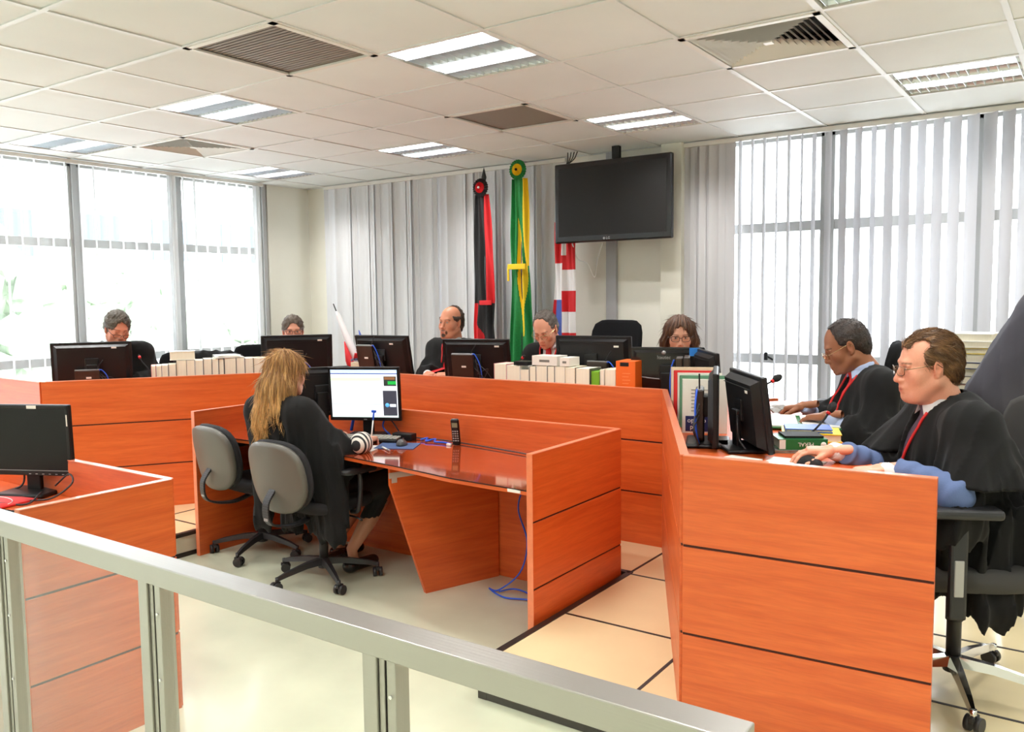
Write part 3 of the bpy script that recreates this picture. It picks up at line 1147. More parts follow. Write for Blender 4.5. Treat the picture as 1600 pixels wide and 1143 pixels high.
# ------------------------------------------------------------------ clerk desk things
CT = .7488
t, P = monitor('lit monitor showing a white document window, facing the clerk', (-3.69, 3.70, CT), R_(180 + 26), .455, .335, .268, -.08, on=True, cable=False, frame=M_black, group=None)
def scr(x0, z0, x1, z1, mt, nm='screen_picture', y=.0128):
    # local x is mirrored for the viewer (screen normal +y): viewer's left = +x
    w_, h_ = .455 - .034, .335 - .04
    a, c = .2105 - x0 * w_, .2105 - x1 * w_
    z_a, z_c = -.1445 + z0 * h_ + .001, -.1445 + z1 * h_ + .001
    k = MB(); k.rect(a, y, z_a, c, y + .0004, z_c)
    k.build(nm, mt, t).matrix_local = P
def em(name, c, s=1.0): return mat(name, c, .4, emit=c, estr=s)
scr(0, .93, 1, 1, em('sc_lightblue', rgb(190, 215, 240)))
scr(0, .905, 1, .925, em('sc_navy', rgb(60, 80, 160)))
scr(.0, .76, .77, .83, em('sc_green', rgb(205, 240, 195)))
scr(.0, .27, .77, .275, em('sc_grey', rgb(120, 135, 150)))
scr(.78, .02, .985, .56, em('sc_dark', rgb(60, 62, 74), .8))
scr(.80, .66, .985, .86, em('sc_dark2', rgb(48, 56, 52), .8))
scr(.86, .69, .985, .76, em('sc_green2', rgb(30, 170, 70)), y=.0133)
scr(.81, .79, .97, .85, em('sc_brown', rgb(130, 90, 60)), y=.0133)
scr(.88, .22, .97, .28, em('sc_pale', rgb(215, 225, 235)), y=.0133)
scr(0, 0, 1, .035, em('sc_pale2', rgb(205, 235, 225)), y=.0133)
k = MB(); k.lathe([(.0, 0), (.013, 0), (.013, .0005), (0, .0006)], seg=20)
k.build('screen_picture', em('sc_blue', rgb(90, 170, 225)), t).matrix_local = P @ Matrix.Translation((.2105 - .84 * .421, .0133, -.1445 + .26 * .295)) @ rotm(rx=-PI / 2)
k = MB(); k.box((.0, .0155, -.158), (.02, .001, .006)); k.build('logo', M_silver, t).matrix_local = P
monitor('dark monitor turned away beside the clerk\'s hair', (-4.02, 3.64, CT), R_(60), .37, .31, .27, .05, cable=False, group=None)
for i, (pts, r, m_, nm) in enumerate((
        (bez([(-3.64, 3.80, .96), (-3.63, 3.815, .88), (-3.66, 3.82, .80), (-3.58, 3.80, .755)], 8), .005, M_bluecable, 'blue cable hanging behind the lit monitor'),
        (bez([(-3.62, 3.82, .86), (-3.56, 3.8, .84), (-3.50, 3.82, .757), (-3.42, 3.80, .757), (-3.2, 3.82, .757), (-3.0, 3.80, .757), (-2.75, 3.76, .757), (-2.45, 3.70, .757), (-2.3, 3.66, .757)], 8), .004, M_greycable, 'long black cable running along the back of the clerk desk'),
        (bez([(-3.3, 3.76, .757), (-3.27, 3.79, .765), (-3.24, 3.74, .757), (-3.21, 3.79, .765), (-3.18, 3.75, .757), (-3.12, 3.76, .757), (-3.05, 3.74, .757)], 8), .006, M_bluecable, 'coiled blue cable on the clerk desk near the phone'),
        (bez([(-4.3, 3.55, .757), (-4.2, 3.62, .80), (-4.12, 3.5, .79), (-4.22, 3.42, .757), (-4.35, 3.46, .80), (-4.25, 3.58, .82), (-4.1, 3.60, .757)], 8), .008, M_greycable, 'tangled black cables on the left end of the clerk desk'),
        (bez([(-3.95, 3.78, 1.10), (-3.93, 3.80, 1.06), (-3.96, 3.80, 1.0), (-3.9, 3.79, .95), (-3.95, 3.80, .9), (-3.9, 3.8, .85), (-3.92, 3.8, .757)], 8), .010, M_bluecable, 'bundled blue cable between the two clerk monitors'))):
    k = MB(); k.tube(pts, r); tag(k.build('cable', m_), nm, 'cable')
t = thing('keyboard', 'black keyboard with grey keys in front of the lit monitor', 'keyboard', (-3.60, 3.60, CT), R_(24))
b = MB(); b.box((0, 0, .011), (.45, .155, .020), bev=.005); b.build('body', M_black, t)
b = MB()
for i in range(17):
    for j in range(5):
        b.box((-.208 + i * .026, -.052 + j * .026, .0245), (.022, .021, .008), bev=.002, seg=1)
b.build('keys', mat('grey_keycap', rgb(150, 148, 140), .5), t)
t = thing('computer_mouse', 'dark grey computer mouse on the blue mat on the clerk desk', 'mouse', (-3.29, 3.585, CT + .004), R_(30))
bm2 = bmesh.new(); bmesh.ops.create_uvsphere(bm2, u_segments=24, v_segments=14, radius=1)
for v in bm2.verts:
    v.co = Vector((v.co.x * .032, v.co.y * .056, max(v.co.z, 0) * .036 * (1 - .25 * v.co.y)))
b = MB(); b.merge(bm2); b.build('shell', mat('mouse_grey', (.05, .05, .052), .3), t, smooth=True)
b = MB(); b.cyl((-.003, .03, .030), (.003, .03, .030), .008); b.build('wheel', M_blackm, t)
tag(MB().box((0, 0, .002), (.23, .19, .004), bev=.001).build('mouse_mat', mat('blue_mat', rgb(62, 84, 128), .7), None, (-3.30, 3.56, CT), (0, 0, R_(28))), 'blue mouse mat on the clerk desk', 'mouse mat')
tag(MB().box((0, 0, .001), (.13, .18, .002)).build('paper_sheet', M_paper, None, (-3.40, 3.42, CT), (0, 0, R_(18))), 'white note sheet under the clerk\'s writing hand', 'paper')
t = thing('pen', 'silver and white pen lying on the clerk desk by the mouse mat', 'pen', (-3.28, 3.44, CT + .006), R_(-28))
b = MB(); b.cyl((-.06, 0, 0), (.03, 0, 0), .005); b.build('barrel', M_paper, t)
b = MB(); b.cyl((.03, 0, 0), (.07, 0, 0), .0055); b.build('cap', M_silver, t)
t = thing('power_adapter', 'black power adapter box by the back panel of the clerk desk', 'power adapter', (-3.41, 3.74, CT), R_(8))
b = MB(); b.box((0, 0, .022), (.14, .06, .044), bev=.006); b.build('case', M_black, t)
t = thing('cordless_phone', 'black cordless phone standing upright against the clerk desk panel', 'phone', (-3.03, 3.77, CT), R_(205), )
Pm = rotm(rx=R_(-18))
b = MB(); b.box((0, 0, .085), (.048, .026, .165), bev=.010, seg=3); b.build('body', M_black, t).matrix_local = Pm
b = MB(); b.rect(-.016, .0125, .12, .016, .0145, .148); b.build('display', mat('phone_display', rgb(130, 140, 110), .3), t).matrix_local = Pm
b = MB()
for i in range(3):
    for j in range(5): b.box((-.013 + i * .013, .014, .035 + j * .015), (.009, .003, .008), bev=.001, seg=1)
b.build('keys', M_silver, t).matrix_local = Pm
tag(MB().box((0, 0, .006), (.03, .02, .012), bev=.002).build('cable_plug', M_paper, None, (-3.06, 3.735, CT), (0, 0, .3)), 'small white cable plug beside the cordless phone', 'plug')

# ------------------------------------------------------------------ microphones
def mic(label, base, pts, foam=.020, red=True, tip=None):
    t = thing('gooseneck_microphone', label, 'microphone', base, 0, 'gooseneck microphones')
    b = MB(); b.lathe([(.05, 0), (.05, .012), (.02, .022), (.012, .03)], seg=20); b.build('base', M_black, t)
    p = [(0, 0, .02)] + pts
    c = bez(p, 8)
    b = MB(); b.tube(c, .0045); b.build('gooseneck', M_blackm, t)
    e, d = c[-1], (c[-1] - c[-3]).normalized()
    b = MB(); b.cyl(e - d * .004, e + d * .012, .0095); b.build('ring', mat('red_ring', rgb(220, 40, 40), .35), t)
    bm2 = bmesh.new(); bmesh.ops.create_uvsphere(bm2, u_segments=16, v_segments=12, radius=foam)
    b = MB(); q = d.to_track_quat('Z', 'Y').to_matrix().to_4x4()
    b.merge(bm2, Matrix.Translation(e + d * (foam + .008)) @ q @ Matrix.Diagonal((.82, .82, 1.25, 1)))
    b.build('windscreen', mat('black_foam', (.018, .018, .018), .98, bump=(300, .5)), t, smooth=True)
mic('gooseneck microphone with red tip in front of the far left man in a robe', (-5.66, 3.50, Z1), [(-.01, 0, .12), (-.05, -.03, .19), (-.07, -.03, .215)], .010)
mic('gooseneck microphone curving before the bearded man\'s red tie', (-3.83, 4.72, Z1), [(.02, 0, .10), (.03, .0, .17), (-.03, -.01, .21)], .010)
mic('gooseneck microphone with red tip beside the stack of white books on the back bench', (-3.30, 4.72, Z1), [(.02, 0, .09), (.05, -.01, .17), (.10, -.02, .215)], .010)
mic('gooseneck microphone rising behind the large right monitor', (-1.33, 3.78, Z1), [(.03, .02, .14), (.06, .06, .20), (.09, .09, .225)], .021)
mic('gooseneck microphone leaning over the open green folder', (-1.08, 3.52, Z1 + .001), [(.03, .04, .02), (.09, .08, .04), (.13, .13, .09), (.145, .15, .12)], .022)

# ------------------------------------------------------------------ books and papers
def book(label, c, size, rz, cover, pages=None, group=None, lying=False, spine='y-', M=None, thick=.003, cat='book', name='book'):
    """size = (thickness along local x, depth y, height z) standing; open side faces -y"""
    t = thing(name, label, cat, c, rz, group)
    w, d, h = size
    b = MB()
    if lying:
        b.rect(-w / 2, -d / 2, 0, w / 2, d / 2, thick); b.rect(-w / 2, -d / 2, h - thick, w / 2, d / 2, h); b.rect(-w / 2, d / 2 - thick, 0, w / 2, d / 2, h)
        b.build('cover', cover, t)
        b = MB(); b.rect(-w / 2 + .004, -d / 2 + .004, thick, w / 2 - .004, d / 2 - thick, h - thick); b.build('pages', pages or M_pages, t)
    else:
        b.rect(-w / 2, -d / 2, 0, -w / 2 + thick, d / 2, h); b.rect(w / 2 - thick, -d / 2, 0, w / 2, d / 2, h); b.rect(-w / 2, d / 2 - thick, 0, w / 2, d / 2, h)
        b.build('cover', cover, t)
        b = MB(); b.rect(-w / 2 + thick, -d / 2 + .003, .003, w / 2 - thick, d / 2 - thick, h - .003); b.build('pages', pages or M_pages, t)
    return t
M_pages = mat('book_pages', rgb(240, 234, 214), .8, noise=(2, .03, (120, 1, 1)))
M_cw = mat('white_cover', rgb(236, 234, 226), .4)
M_cg = mat('grey_cover', rgb(120, 118, 112), .5)
M_cc = mat('cream_cover', rgb(224, 214, 186), .5)
M_cpk = mat('pink_cover', rgb(210, 150, 150), .5)
M_cgr = mat('green_cover', rgb(118, 176, 40), .4)
M_cor = mat('orange_cover', rgb(240, 106, 26), .4)
M_cdk = mat('dark_green_cover', rgb(20, 110, 55), .35)
M_navy = mat('navy_cover', rgb(28, 40, 92), .4)
dl = Vector((.5547, .832)); base_l = Vector(off2(A_, n_l, .17))
sL = [0.673, 0.707, 0.744, 0.787, 0.842, 0.91, 0.966, 1.022, 1.083, 1.127, 1.166, 1.251, 1.309, 1.372, 1.472]
tops = [1.14, 1.14, 1.142, 1.146, 1.172, 1.172, 1.168, 1.176, 1.174, 1.172, 1.176, 1.176, 1.172, 1.170]
desc = ['narrow pink-edged', 'narrow pale', 'thin leaning white', 'grey-backed white', 'wide cream', 'cream', 'plain white', 'dark-edged white', 'slim white', 'slim dark-edged',
        'wide grey-spined', 'white', 'thick white', 'widest cream']
pos_l = ['first in the row from the far left microphone', 'second in the row from the far left microphone', 'third from the far left microphone', 'fourth from the far left microphone',
         'under the left end of the lying book', 'under the right end of the lying book', 'just right of the lying book', 'second right of the lying book', 'third right of the lying book',
         'just left of the pamphlets', 'under the white pamphlets', 'at the right edge of the pamphlets', 'last but one before the monitor', 'last of the left row, touching the monitor']
covs = [M_cpk, M_cw, M_cw, M_cg, M_cc, M_cw, M_cw, M_cg, M_cw, M_cg, M_cg, M_cw, M_cg, M_cc]
for i in range(14):
    s0, s1 = sL[i], sL[i + 1]
    p = base_l + dl * ((s0 + s1) / 2)
    book(desc[i] + ' book, left bench, ' + pos_l[i], (p.x, p.y, Z1), (s1 - s0 - .003, .15, tops[i] - Z1), math.atan2(dl.y, dl.x), covs[i], group='upright books on the left bench')
p = base_l + dl * .885
b_ = book('thick white book lying on top of the left row', (p.x, p.y, 1.1725), (.17, .13, .062), math.atan2(dl.y, dl.x), M_cw, lying=True)
p = base_l + dl * 1.2
for i, (dz, a) in enumerate(((1.1765, .12), (1.184, -.08), (1.190, .25))):
    tag(MB().box((0, 0, .003), (.20 - i * .02, .15, .006), bev=.001).build('pamphlet', M_cw, None, (p.x - .01 * i, p.y, dz), (0, 0, math.atan2(dl.y, dl.x) + a)),
        'white pamphlet on top of the left row of books, %s of the three' % ('lowest', 'middle', 'topmost')[i], 'pamphlet', 'pamphlets on the left books')
xR = [-3.313, -3.208, -3.101, -3.03, -2.975, -2.892, -2.834, -2.758, -2.683, -2.578]
tR = [1.158, 1.150, 1.128, 1.150, 1.156, 1.156, 1.156, 1.156, 1.152]
dR = ['wide pink-edged white', 'wide white', 'short white', 'slim short white', 'white label-spined', 'slim cream', 'plain white', 'plain cream', 'wide barcode-spined']
pR = ['first, beside the bearded man\'s monitor', 'second, with the black box on top', 'third, right of the black box', 'just left of the lying box', 'under the left end of the lying box',
      'under the middle of the lying box', 'under the right end of the lying box', 'right of the lying box', 'just left of the green book']
cR = [M_cpk, M_cw, M_cw, M_cg, M_cw, M_cg, M_cw, M_cc, M_cg]
for i in range(9):
    x0_, x1_ = xR[i], xR[i + 1]
    book(dR[i] + ' book, back bench, ' + pR[i], ((x0_ + x1_) / 2, 4.60, Z1), (x1_ - x0_ - .003, .15, tR[i] - Z1), 0, cR[i], group='upright books on the back bench')
book('green-spined book on the back bench between the white books', (-2.540, 4.60, Z1), (.055, .15, .165), 0, M_cgr, pages=M_cgr)
book('white book between the green book and the orange box', (-2.493, 4.60, Z1), (.028, .15, .178), 0, M_cw)
book('thick cream book touching the orange box', (-2.437, 4.60, Z1), (.074, .15, .182), 0, M_cc)
t = thing('box', 'orange cardboard box with black marks at the right end of the books', 'box', (-2.335, 4.60, Z1), R_(6))
b = MB(); b.rect(-.062, -.09, 0, .062, .09, .236, bev=.002); b.build('carton', M_cor, t)
b = MB(); b.rect(-.035, -.092, .205, .02, -.090, .228, bev=.001); b.prism([(-.055, .0), (0, .0), (0, .022), (-.03, .03), (-.055, .018)], .0905, .092, Matrix(((1, 0, 0, 0), (0, 0, -1, 0), (0, 1, 0, 0), (0, 0, 0, 1))))
b.build('black_mark', M_blackm, t)
b = MB()
for i in range(5): b.rect(-.02, -.0915, .08 + i * .02, .03 - (i % 2) * .01, -.090, .084 + i * .02)
b.build('print', mat('orange_print', rgb(252, 150, 90), .5), t)
for (x, w_, lab, z_, h_) in ((-2.915, .19, 'white box with a printed label lying on the back row of books', 1.158, .062), (-2.765, .07, 'small white box lying at the right end of the row, behind the reading man\'s monitor', 1.158, .055)):
    t = thing('box', lab, 'box', (x, 4.60, z_)); b = MB(); b.rect(-w_ / 2, -.07, 0, w_ / 2, .06, h_, bev=.002); b.build('carton', M_cw, t)
    b = MB(); b.rect(-w_ * .2, -.0712, h_ * .35, w_ * .2, -.070, h_ * .6); b.build('print', M_cg, t)
t = thing('box', 'small black box on top of the white books near the bearded man\'s monitor', 'box', (-3.10, 4.58, 1.152)); b = MB(); b.rect(-.055, -.05, 0, .055, .05, .026, bev=.003); b.build('case', M_black, t)

# upright folders along the right bench
ff = [(-1.80, 3.99, 'tall cream folder, farthest of the upright folders', M_cc, .26, .21), (-1.745, 3.90, 'red-edged folder, second farthest of the upright folders', M_red, .252, .21),
      (-1.685, 3.81, 'white folder standing between the red and the green folders', M_cw, .25, .21), (-1.635, 3.72, 'green folder standing upright on the right bench', mat('teal_green_cover', rgb(90, 140, 110), .5), .247, .21),
      (-1.565, 3.58, 'white folder with navy cover block, nearest of the upright folders', M_cw, .245, .20)]
for i, (x, y, lab, cm, h, w_) in enumerate(ff):
    t = thing('folder', lab + ' beside the edge-on monitor', 'folder', (x + .10, y + .04, Z1), R_(21), 'upright folders on the right bench')
    b = MB(); b.rect(-w_ / 2, -.012, 0, w_ / 2, -.009, h); b.rect(-w_ / 2, .009, 0, w_ / 2, .012, h); b.rect(-w_ / 2, -.012, 0, -w_ / 2 + .003, .012, h); b.build('cover', cm, t)
    b = MB(); b.rect(-w_ / 2 + .004, -.008, .004, w_ / 2 - .004, .008, h - .004); b.build('pages', M_pages, t)
    if i == 4:
        b = MB(); b.rect(-.085, -.0135, .008, .06, -.012, .078); b.build('cover_block', M_navy, t)
        text_mesh(t, 'opr do', .03, Matrix.Translation((-.035, -.0140, .058)) @ rotm(rx=PI / 2), M_paper)
        text_mesh(t, 'pmul', .03, Matrix.Translation((-.035, -.0140, .028)) @ rotm(rx=PI / 2), M_paper)
        b = MB()
        for q in range(7): b.rect(-.06, -.0135, .10 + q * .016, .05 - (q % 3) * .02, -.0122, .103 + q * .016)
        b.build('print', M_cg, t)

# lying books near the right foreground
def lying(label, x, y, z, w, d, h, rz, cm, cat='book'):
    return book(label, (x, y, z), (w, d, h), R_(rz), cm, lying=True, thick=.004, cat=cat)
M_yel = mat('yellow_cover', rgb(232, 206, 40), .4)
M_blu = mat('blue_cover', rgb(36, 90, 190), .4)
lying('grey-white book at the bottom of the pile under the lettered green book', -.985, 3.42, Z1, .24, .17, .012, 30, M_cg)
t = lying('thick green lettered book lying near the mouse hand', -.985, 3.42, Z1 + .0125, .19, .15, .042, 30, M_cdk)
b = MB(); b.rect(-.092, -.0755, .003, .094, -.0745, .040); b.build('spine', M_cdk, t)
text_mesh(t, 'PERAL', .022, Matrix.Translation((.01, -.0765, .022)) @ rotm(rx=PI / 2) @ rotm(rz=PI), M_paper)
b = MB(); b.rect(-.092, -.0762, .003, -.068, -.0756, .040); b.build('spine_label', M_cw, t)
b = MB(); b.lathe([(.0, 0), (.011, 0), (.011, .001), (0, .001)], seg=16); b.build('emblem', M_cw, t).matrix_local = Matrix.Translation((.078, -.0756, .021)) @ rotm(rx=PI / 2)
lying('black booklet on top of the lettered green book', -.98, 3.43, Z1 + .055, .15, .12, .009, 30, M_blackm, 'booklet')
lying('yellow book under the blue one beside the large right monitor', -1.02, 3.72, Z1, .24, .20, .035, 18, M_yel)
lying('bright blue book on the yellow one', -1.03, 3.71, Z1 + .0355, .19, .15, .016, 20, M_blu)
# open green folder with papers in front of the man in a red tie
t = thing('folder', 'open green folder with white pages under the hands of the man in the red tie', 'folder', (-1.16, 4.03, Z1 + .02), R_(20))
b = MB(); b.box((0, 0, .0), (.46, .30, .005), rotm(rx=R_(3)), bev=.001); b.build('cover', M_cdk, t)
b = MB(); b.box((-.11, .0, .006), (.20, .27, .006), rotm(rx=R_(3))); b.box((.11, .0, .006), (.20, .27, .006), rotm(rx=R_(3))); b.build('pages', M_paper, t)
tag(MB().rect(-1.33, 3.9, Z1, -1.0, 4.14, Z1 + .019).build('paper_stack', M_pages), 'stack of papers under the open green folder', 'paper')
t = thing('plastic_bag', 'crumpled grey plastic sleeve beyond the open green folder', 'plastic sleeve', (-1.36, 4.33, Z1))
bm2 = bmesh.new(); bmesh.ops.create_grid(bm2, x_segments=14, y_segments=14, size=.5)
q_ = random.Random(3)
for v in bm2.verts: v.co = Vector((v.co.x * .26, v.co.y * .2, .02 + q_.uniform(0, .03)))
b = MB(); b.merge(bm2); b.build('sheet', mat('grey_plastic_film', rgb(170, 168, 166), .25), t)
t = lying('loose white papers by the large right monitor stand', -1.10, 3.02, Z1, .13, .17, .012, -10, M_cw, 'papers')
t = thing('computer_mouse', 'dark computer mouse under the hand on the right bench', 'mouse', (-.862, 3.135, Z1 + .001), R_(70))
bm2 = bmesh.new(); bmesh.ops.create_uvsphere(bm2, u_segments=24, v_segments=14, radius=1)
for v in bm2.verts: v.co = Vector((v.co.x * .031, v.co.y * .055, max(v.co.z, 0) * .034))
b = MB(); b.merge(bm2); b.build('shell', M_blackm, t, smooth=True)
tag(MB().rect(-1.02, 2.99, Z1, -.82, 3.22, Z1 + .0008).build('paper_sheet', M_paper), 'white sheet under the mouse on the right bench', 'paper')

# pile of files by the right windows, beyond the standing person
cabx, caby = -.575, 5.35
t = thing('side_table', 'low white side table carrying the pile of files by the right windows', 'table', (cabx, caby, PZ))
b = MB(); b.rect(-.3, -.22, .70, .35, .22, .73, bev=.003); b.build('tabletop', M_cw, t)
for sx in (-.27, .32):
    for sy in (-.19, .19):
        b = MB(); b.rect(sx - .015, sy - .015, 0, sx + .015, sy + .015, .70); b.build('leg', M_alu, t)
zz = PZ + .73
cl = [M_cw, M_cc, M_cw, M_cw, M_cpk, M_cg, M_cw, M_navy, M_cw, M_yel, M_cw, M_cw]
i = 0
word = ['bottom', 'second', 'third', 'fourth', 'fifth', 'sixth', 'seventh', 'eighth', 'ninth', 'tenth', 'eleventh', 'topmost']
for i in range(12):
    h = rnd.choice([.035, .04, .045])
    lying('%s file in the pile by the right windows, counted upward' % word[i], cabx + rnd.uniform(-.02, .02), caby + rnd.uniform(-.02, .02), zz, .21, .30, h, rnd.uniform(-12, 12), cl[i], 'file')['group'] = 'files piled by the right windows'
    zz += h + .0005
# ------------------------------------------------------------------ chairs
def pad(w, h, t, curve=.0, n=4.0, seg=40, rings=7, squash=0.0):
    """rounded cushion in the xz plane, thickness along y, centred"""
    bm = bmesh.new()
    def sup(a):
        c, s = math.cos(a), math.sin(a)
        r = (abs(c) ** n + abs(s) ** n) ** (-1 / n)
        return c * r, s * r
    def shell(sign):
        rs = []
        for i in range(rings + 1):
            f = i / rings
            ring = []
            if i == 0:
                ring = [bm.verts.new((0, sign * t / 2, 0))]
            else:
                ff = math.sin(f * PI / 2)
                th = t / 2 * (max(1 - f ** 5, 0)) ** .5
                for k in range(seg):
                    x, z = sup(2 * PI * k / seg)
                    x *= w / 2 * ff; z *= h / 2 * ff
                    if z < 0: x *= 1 - squash * (z / (h / 2)) ** 2
                    ring.append(bm.verts.new((x, sign * th + curve * (x / (w / 2)) ** 2, z)))
            rs.append(ring)
        for k in range(seg):
            f = bm.faces.new([rs[0][0], rs[1][k], rs[1][(k + 1) % seg]]); f.smooth = True
        for i in range(1, rings):
            for k in range(seg):
                f = bm.faces.new([rs[i][k], rs[i + 1][k], rs[i + 1][(k + 1) % seg], rs[i][(k + 1) % seg]]); f.smooth = True
        return rs
    shell(1); shell(-1)
    bmesh.ops.remove_doubles(bm, verts=bm.verts, dist=.0004)
    return bm

M_chplast = mat('chair_plastic', (.022, .022, .024), .45)
M_shell = mat('grey_chair_shell', rgb(96, 94, 86), .42, bump=(500, .08))
M_seatf = mat('black_seat_fabric', (.014, .014, .016), .9, bump=(300, .3))

def base5(t, r, mt, rz0, hubz=.10, top=.40, chrome=False):
    b = MB(); b.cyl((0, 0, .07), (0, 0, hubz + .03), .034, .028); b.cyl((0, 0, hubz), (0, 0, top), .026 if not chrome else .025); b.cyl((0, 0, top - .14), (0, 0, top), .03)
    b.build('gas_lift', M_chplast, t)
    for k in range(5):
        a = rz0 + 2 * PI * k / 5
        b = MB()
        pts = [(.02, 0, hubz + .01), (r * .4, 0, hubz + .005), (r * .8, 0, hubz - .015), (r, 0, hubz - .03)]
        n = len(pts)
        for i in range(n - 1):
            p, q = Vector(pts[i]), Vector(pts[i + 1])
            wa, wb = .030 - .006 * i, .030 - .006 * (i + 1)
            ha, hb = .036 - .005 * i, .036 - .005 * (i + 1)
            va = [b.bm.verts.new((p.x, sy * wa, p.z + sz * ha / 2)) for sy, sz in ((-.8, -1), (.8, -1), (.5, 1), (-.5, 1))]
            vb = [b.bm.verts.new((q.x, sy * wb, q.z + sz * hb / 2)) for sy, sz in ((-.8, -1), (.8, -1), (.5, 1), (-.5, 1))]
            for j in range(4):
                b.bm.faces.new([va[j], va[(j + 1) % 4], vb[(j + 1) % 4], vb[j]])
            if i == 0: b.bm.faces.new(va)
            if i == n - 2: b.bm.faces.new(vb)
        b.cyl((r, 0, .045), (r, 0, hubz - .02), .011)
        arm = b.build('base_arm', mt, t, (0, 0, 0), (0, 0, a))
        cw = MB(); a2 = a * 3.1
        for s_ in (-1, 1):
            cw.cyl((-.009, s_ * .008, .027), (-.009, s_ * .026, .027), .0265, seg=18)
        cw.box((-.006, 0, .046), (.05, .018, .02), bev=.004)
        cw.build('caster', M_chplast, t, (r * math.cos(a), r * math.sin(a), 0), (0, 0, a2))

def task_chair(label, loc, rz, sz=.46, bz=.645, b0=.3, bo=.33):
    """faces local +y"""
    t = thing('office_chair', label, 'chair', loc, rz, 'grey-backed task chairs at the clerk desk')
    base5(t, .30, M_chplast, b0, .10, .38)
    b = MB(); b.merge(pad(.47, .45, .075, n=3.6), Matrix.Translation((0, .02, sz)) @ rotm(rx=PI / 2)); b.build('seat', M_seatf, t)
    b = MB(); b.box((0, 0, .405), (.16, .2, .04), bev=.01); b.tube([(.06, .02, .40), (.24, .04, .385), (.28, .04, .375)], .006); b.build('mechanism', M_chplast, t)
    pm = Matrix.Translation((0, -bo, bz)) @ rotm(rx=R_(10))
    b = MB(); b.merge(pad(.45, .40, .045, curve=.035, n=2.9, squash=.12), pm); b.build('backrest', M_shell, t)
    b = MB(); b.merge(pad(.455, .405, .05, curve=.035, n=2.9, squash=.12), pm @ Matrix.Translation((0, .034, 0))); b.build('back_cushion', M_seatf, t)
    b = MB()
    pts = bez([(0, -bo - .005, bz - .06), (0, -bo - .055, bz - .14), (0, -bo - .03, sz - .06), (0, -.20, sz - .10), (0, -.05, sz - .07)], 8)
    for i in range(len(pts) - 1):
        p, q = pts[i], pts[i + 1]; d = q - p
        b.box((p + q) / 2, (.05, d.length * 1.08, .012), rotm(rx=math.atan2(d.z, d.y)), bev=.002, seg=1)
    b.build('back_bracket', M_chplast, t)
    b = MB(); b.box((0, -bo - .055, bz - .19), (.034, .004, .07), rotm(rx=R_(-4)), bev=.002); b.build('bracket_cover', M_silver, t)
    for sx in (-1, 1):
        b = MB(); b.tube(bez([(sx * .22, .02, sz - .04), (sx * .275, .02, sz - .02), (sx * .285, .03, sz + .1), (sx * .28, .03, sz + .19)], 6), .013)
        b.build('armrest_post', M_chplast, t)
        b = MB(); b.merge(pad(.075, .24, .03, n=3), Matrix.Translation((sx * .28, .03, sz + .20)) @ rotm(rx=PI / 2)); b.build('armrest', M_chplast, t)
    return t

task_chair('grey-shelled task chair the clerk sits on, nearest the camera', (-3.60, 3.25, 0), R_(-2), b0=R_(-26))
task_chair('empty grey-shelled task chair to the left of the clerk', (-4.33, 3.40, 0), R_(-8), b0=R_(12), bz=.65)

def exec_chair(label, loc, rz, bh=.62, bw=.50, bz=1.0, seat=.48, chrome=True, arms=True, b0=0, group=None, mt=None, back_only=False, baser=.32, armz=.20, army=.02, armx=.295):
    t = thing('office_chair', label, 'chair', loc, rz, group)
    mt = mt or M_fabric
    base5(t, baser, M_chrome if chrome else M_chplast, b0, .10, .40, True)
    b = MB(); b.merge(pad(.50, .48, .09, n=4), Matrix.Translation((0, .03, seat)) @ rotm(rx=PI / 2)); b.build('seat', mt, t)
    b = MB(); b.box((0, 0, .415), (.2, .24, .05), bev=.01); b.build('mechanism', M_chplast, t)
    b = MB(); b.merge(pad(bw, bh, .06, curve=.04, n=6, squash=.1), Matrix.Translation((0, -.27, bz)) @ rotm(rx=R_(8))); b.build('backrest', mt, t)
    b = MB()
    pts = bez([(0, -.30, bz - .1), (0, -.32, bz - bh * .5), (0, -.26, seat - .04), (0, -.1, seat - .07)], 6)
    b.tube(pts, .022); b.build('back_bracket', M_chplast, t)
    if arms:
        for sx in (-1, 1):
            b = MB(); b.box((sx * armx, army, seat + armz * .45), (.028, .055, armz + .16), bev=.008); b.build('armrest_post', M_chplast, t)
            b = MB(); b.box((sx * armx, army, seat + armz * .22), (.034, .030, armz * .55), bev=.003); b.build('armrest_sleeve', M_alu, t) if chrome else b.bm.free()
            b = MB(); b.box((sx * armx, army, seat + armz + .045), (.09, .25, .035), bev=.015, seg=3); b.build('armrest', M_chplast, t)
    return t

exec_chair('empty black high-backed chair beside the man in the red tie', (-1.22, 5.02, PZ), R_(100), bw=.52, bh=.62, bz=.87, b0=.4, armz=.26)
exec_chair('black chair back visible behind the reading man with the red tie', (-3.02, 5.37, PZ), R_(170), bw=.46, bh=.60, bz=.97, chrome=False, arms=False)
exec_chair('low black chair back left of the monitor hiding the man in glasses', (-5.98, 4.72, PZ), R_(225), bw=.50, bh=.50, bz=.80, chrome=False, arms=False, group='low black chairs behind the left bench')
exec_chair('low black chair with a dark robe thrown over its back, behind the lying book', (-6.24, 4.12, PZ), R_(222), bw=.46, bh=.48, bz=.77, chrome=False, arms=False, group='low black chairs behind the left bench')
exec_chair('chrome-footed chair in the right foreground, under the near man in a robe', (-.40, 3.37, PZ), R_(116.6), bw=.50, bh=.56, bz=.79, mt=mat('dark_grey_chair_fabric', (.045, .043, .040), .9), b0=R_(-72 - 116.6), armz=.22, army=.115, armx=.335, seat=.475, baser=.33)

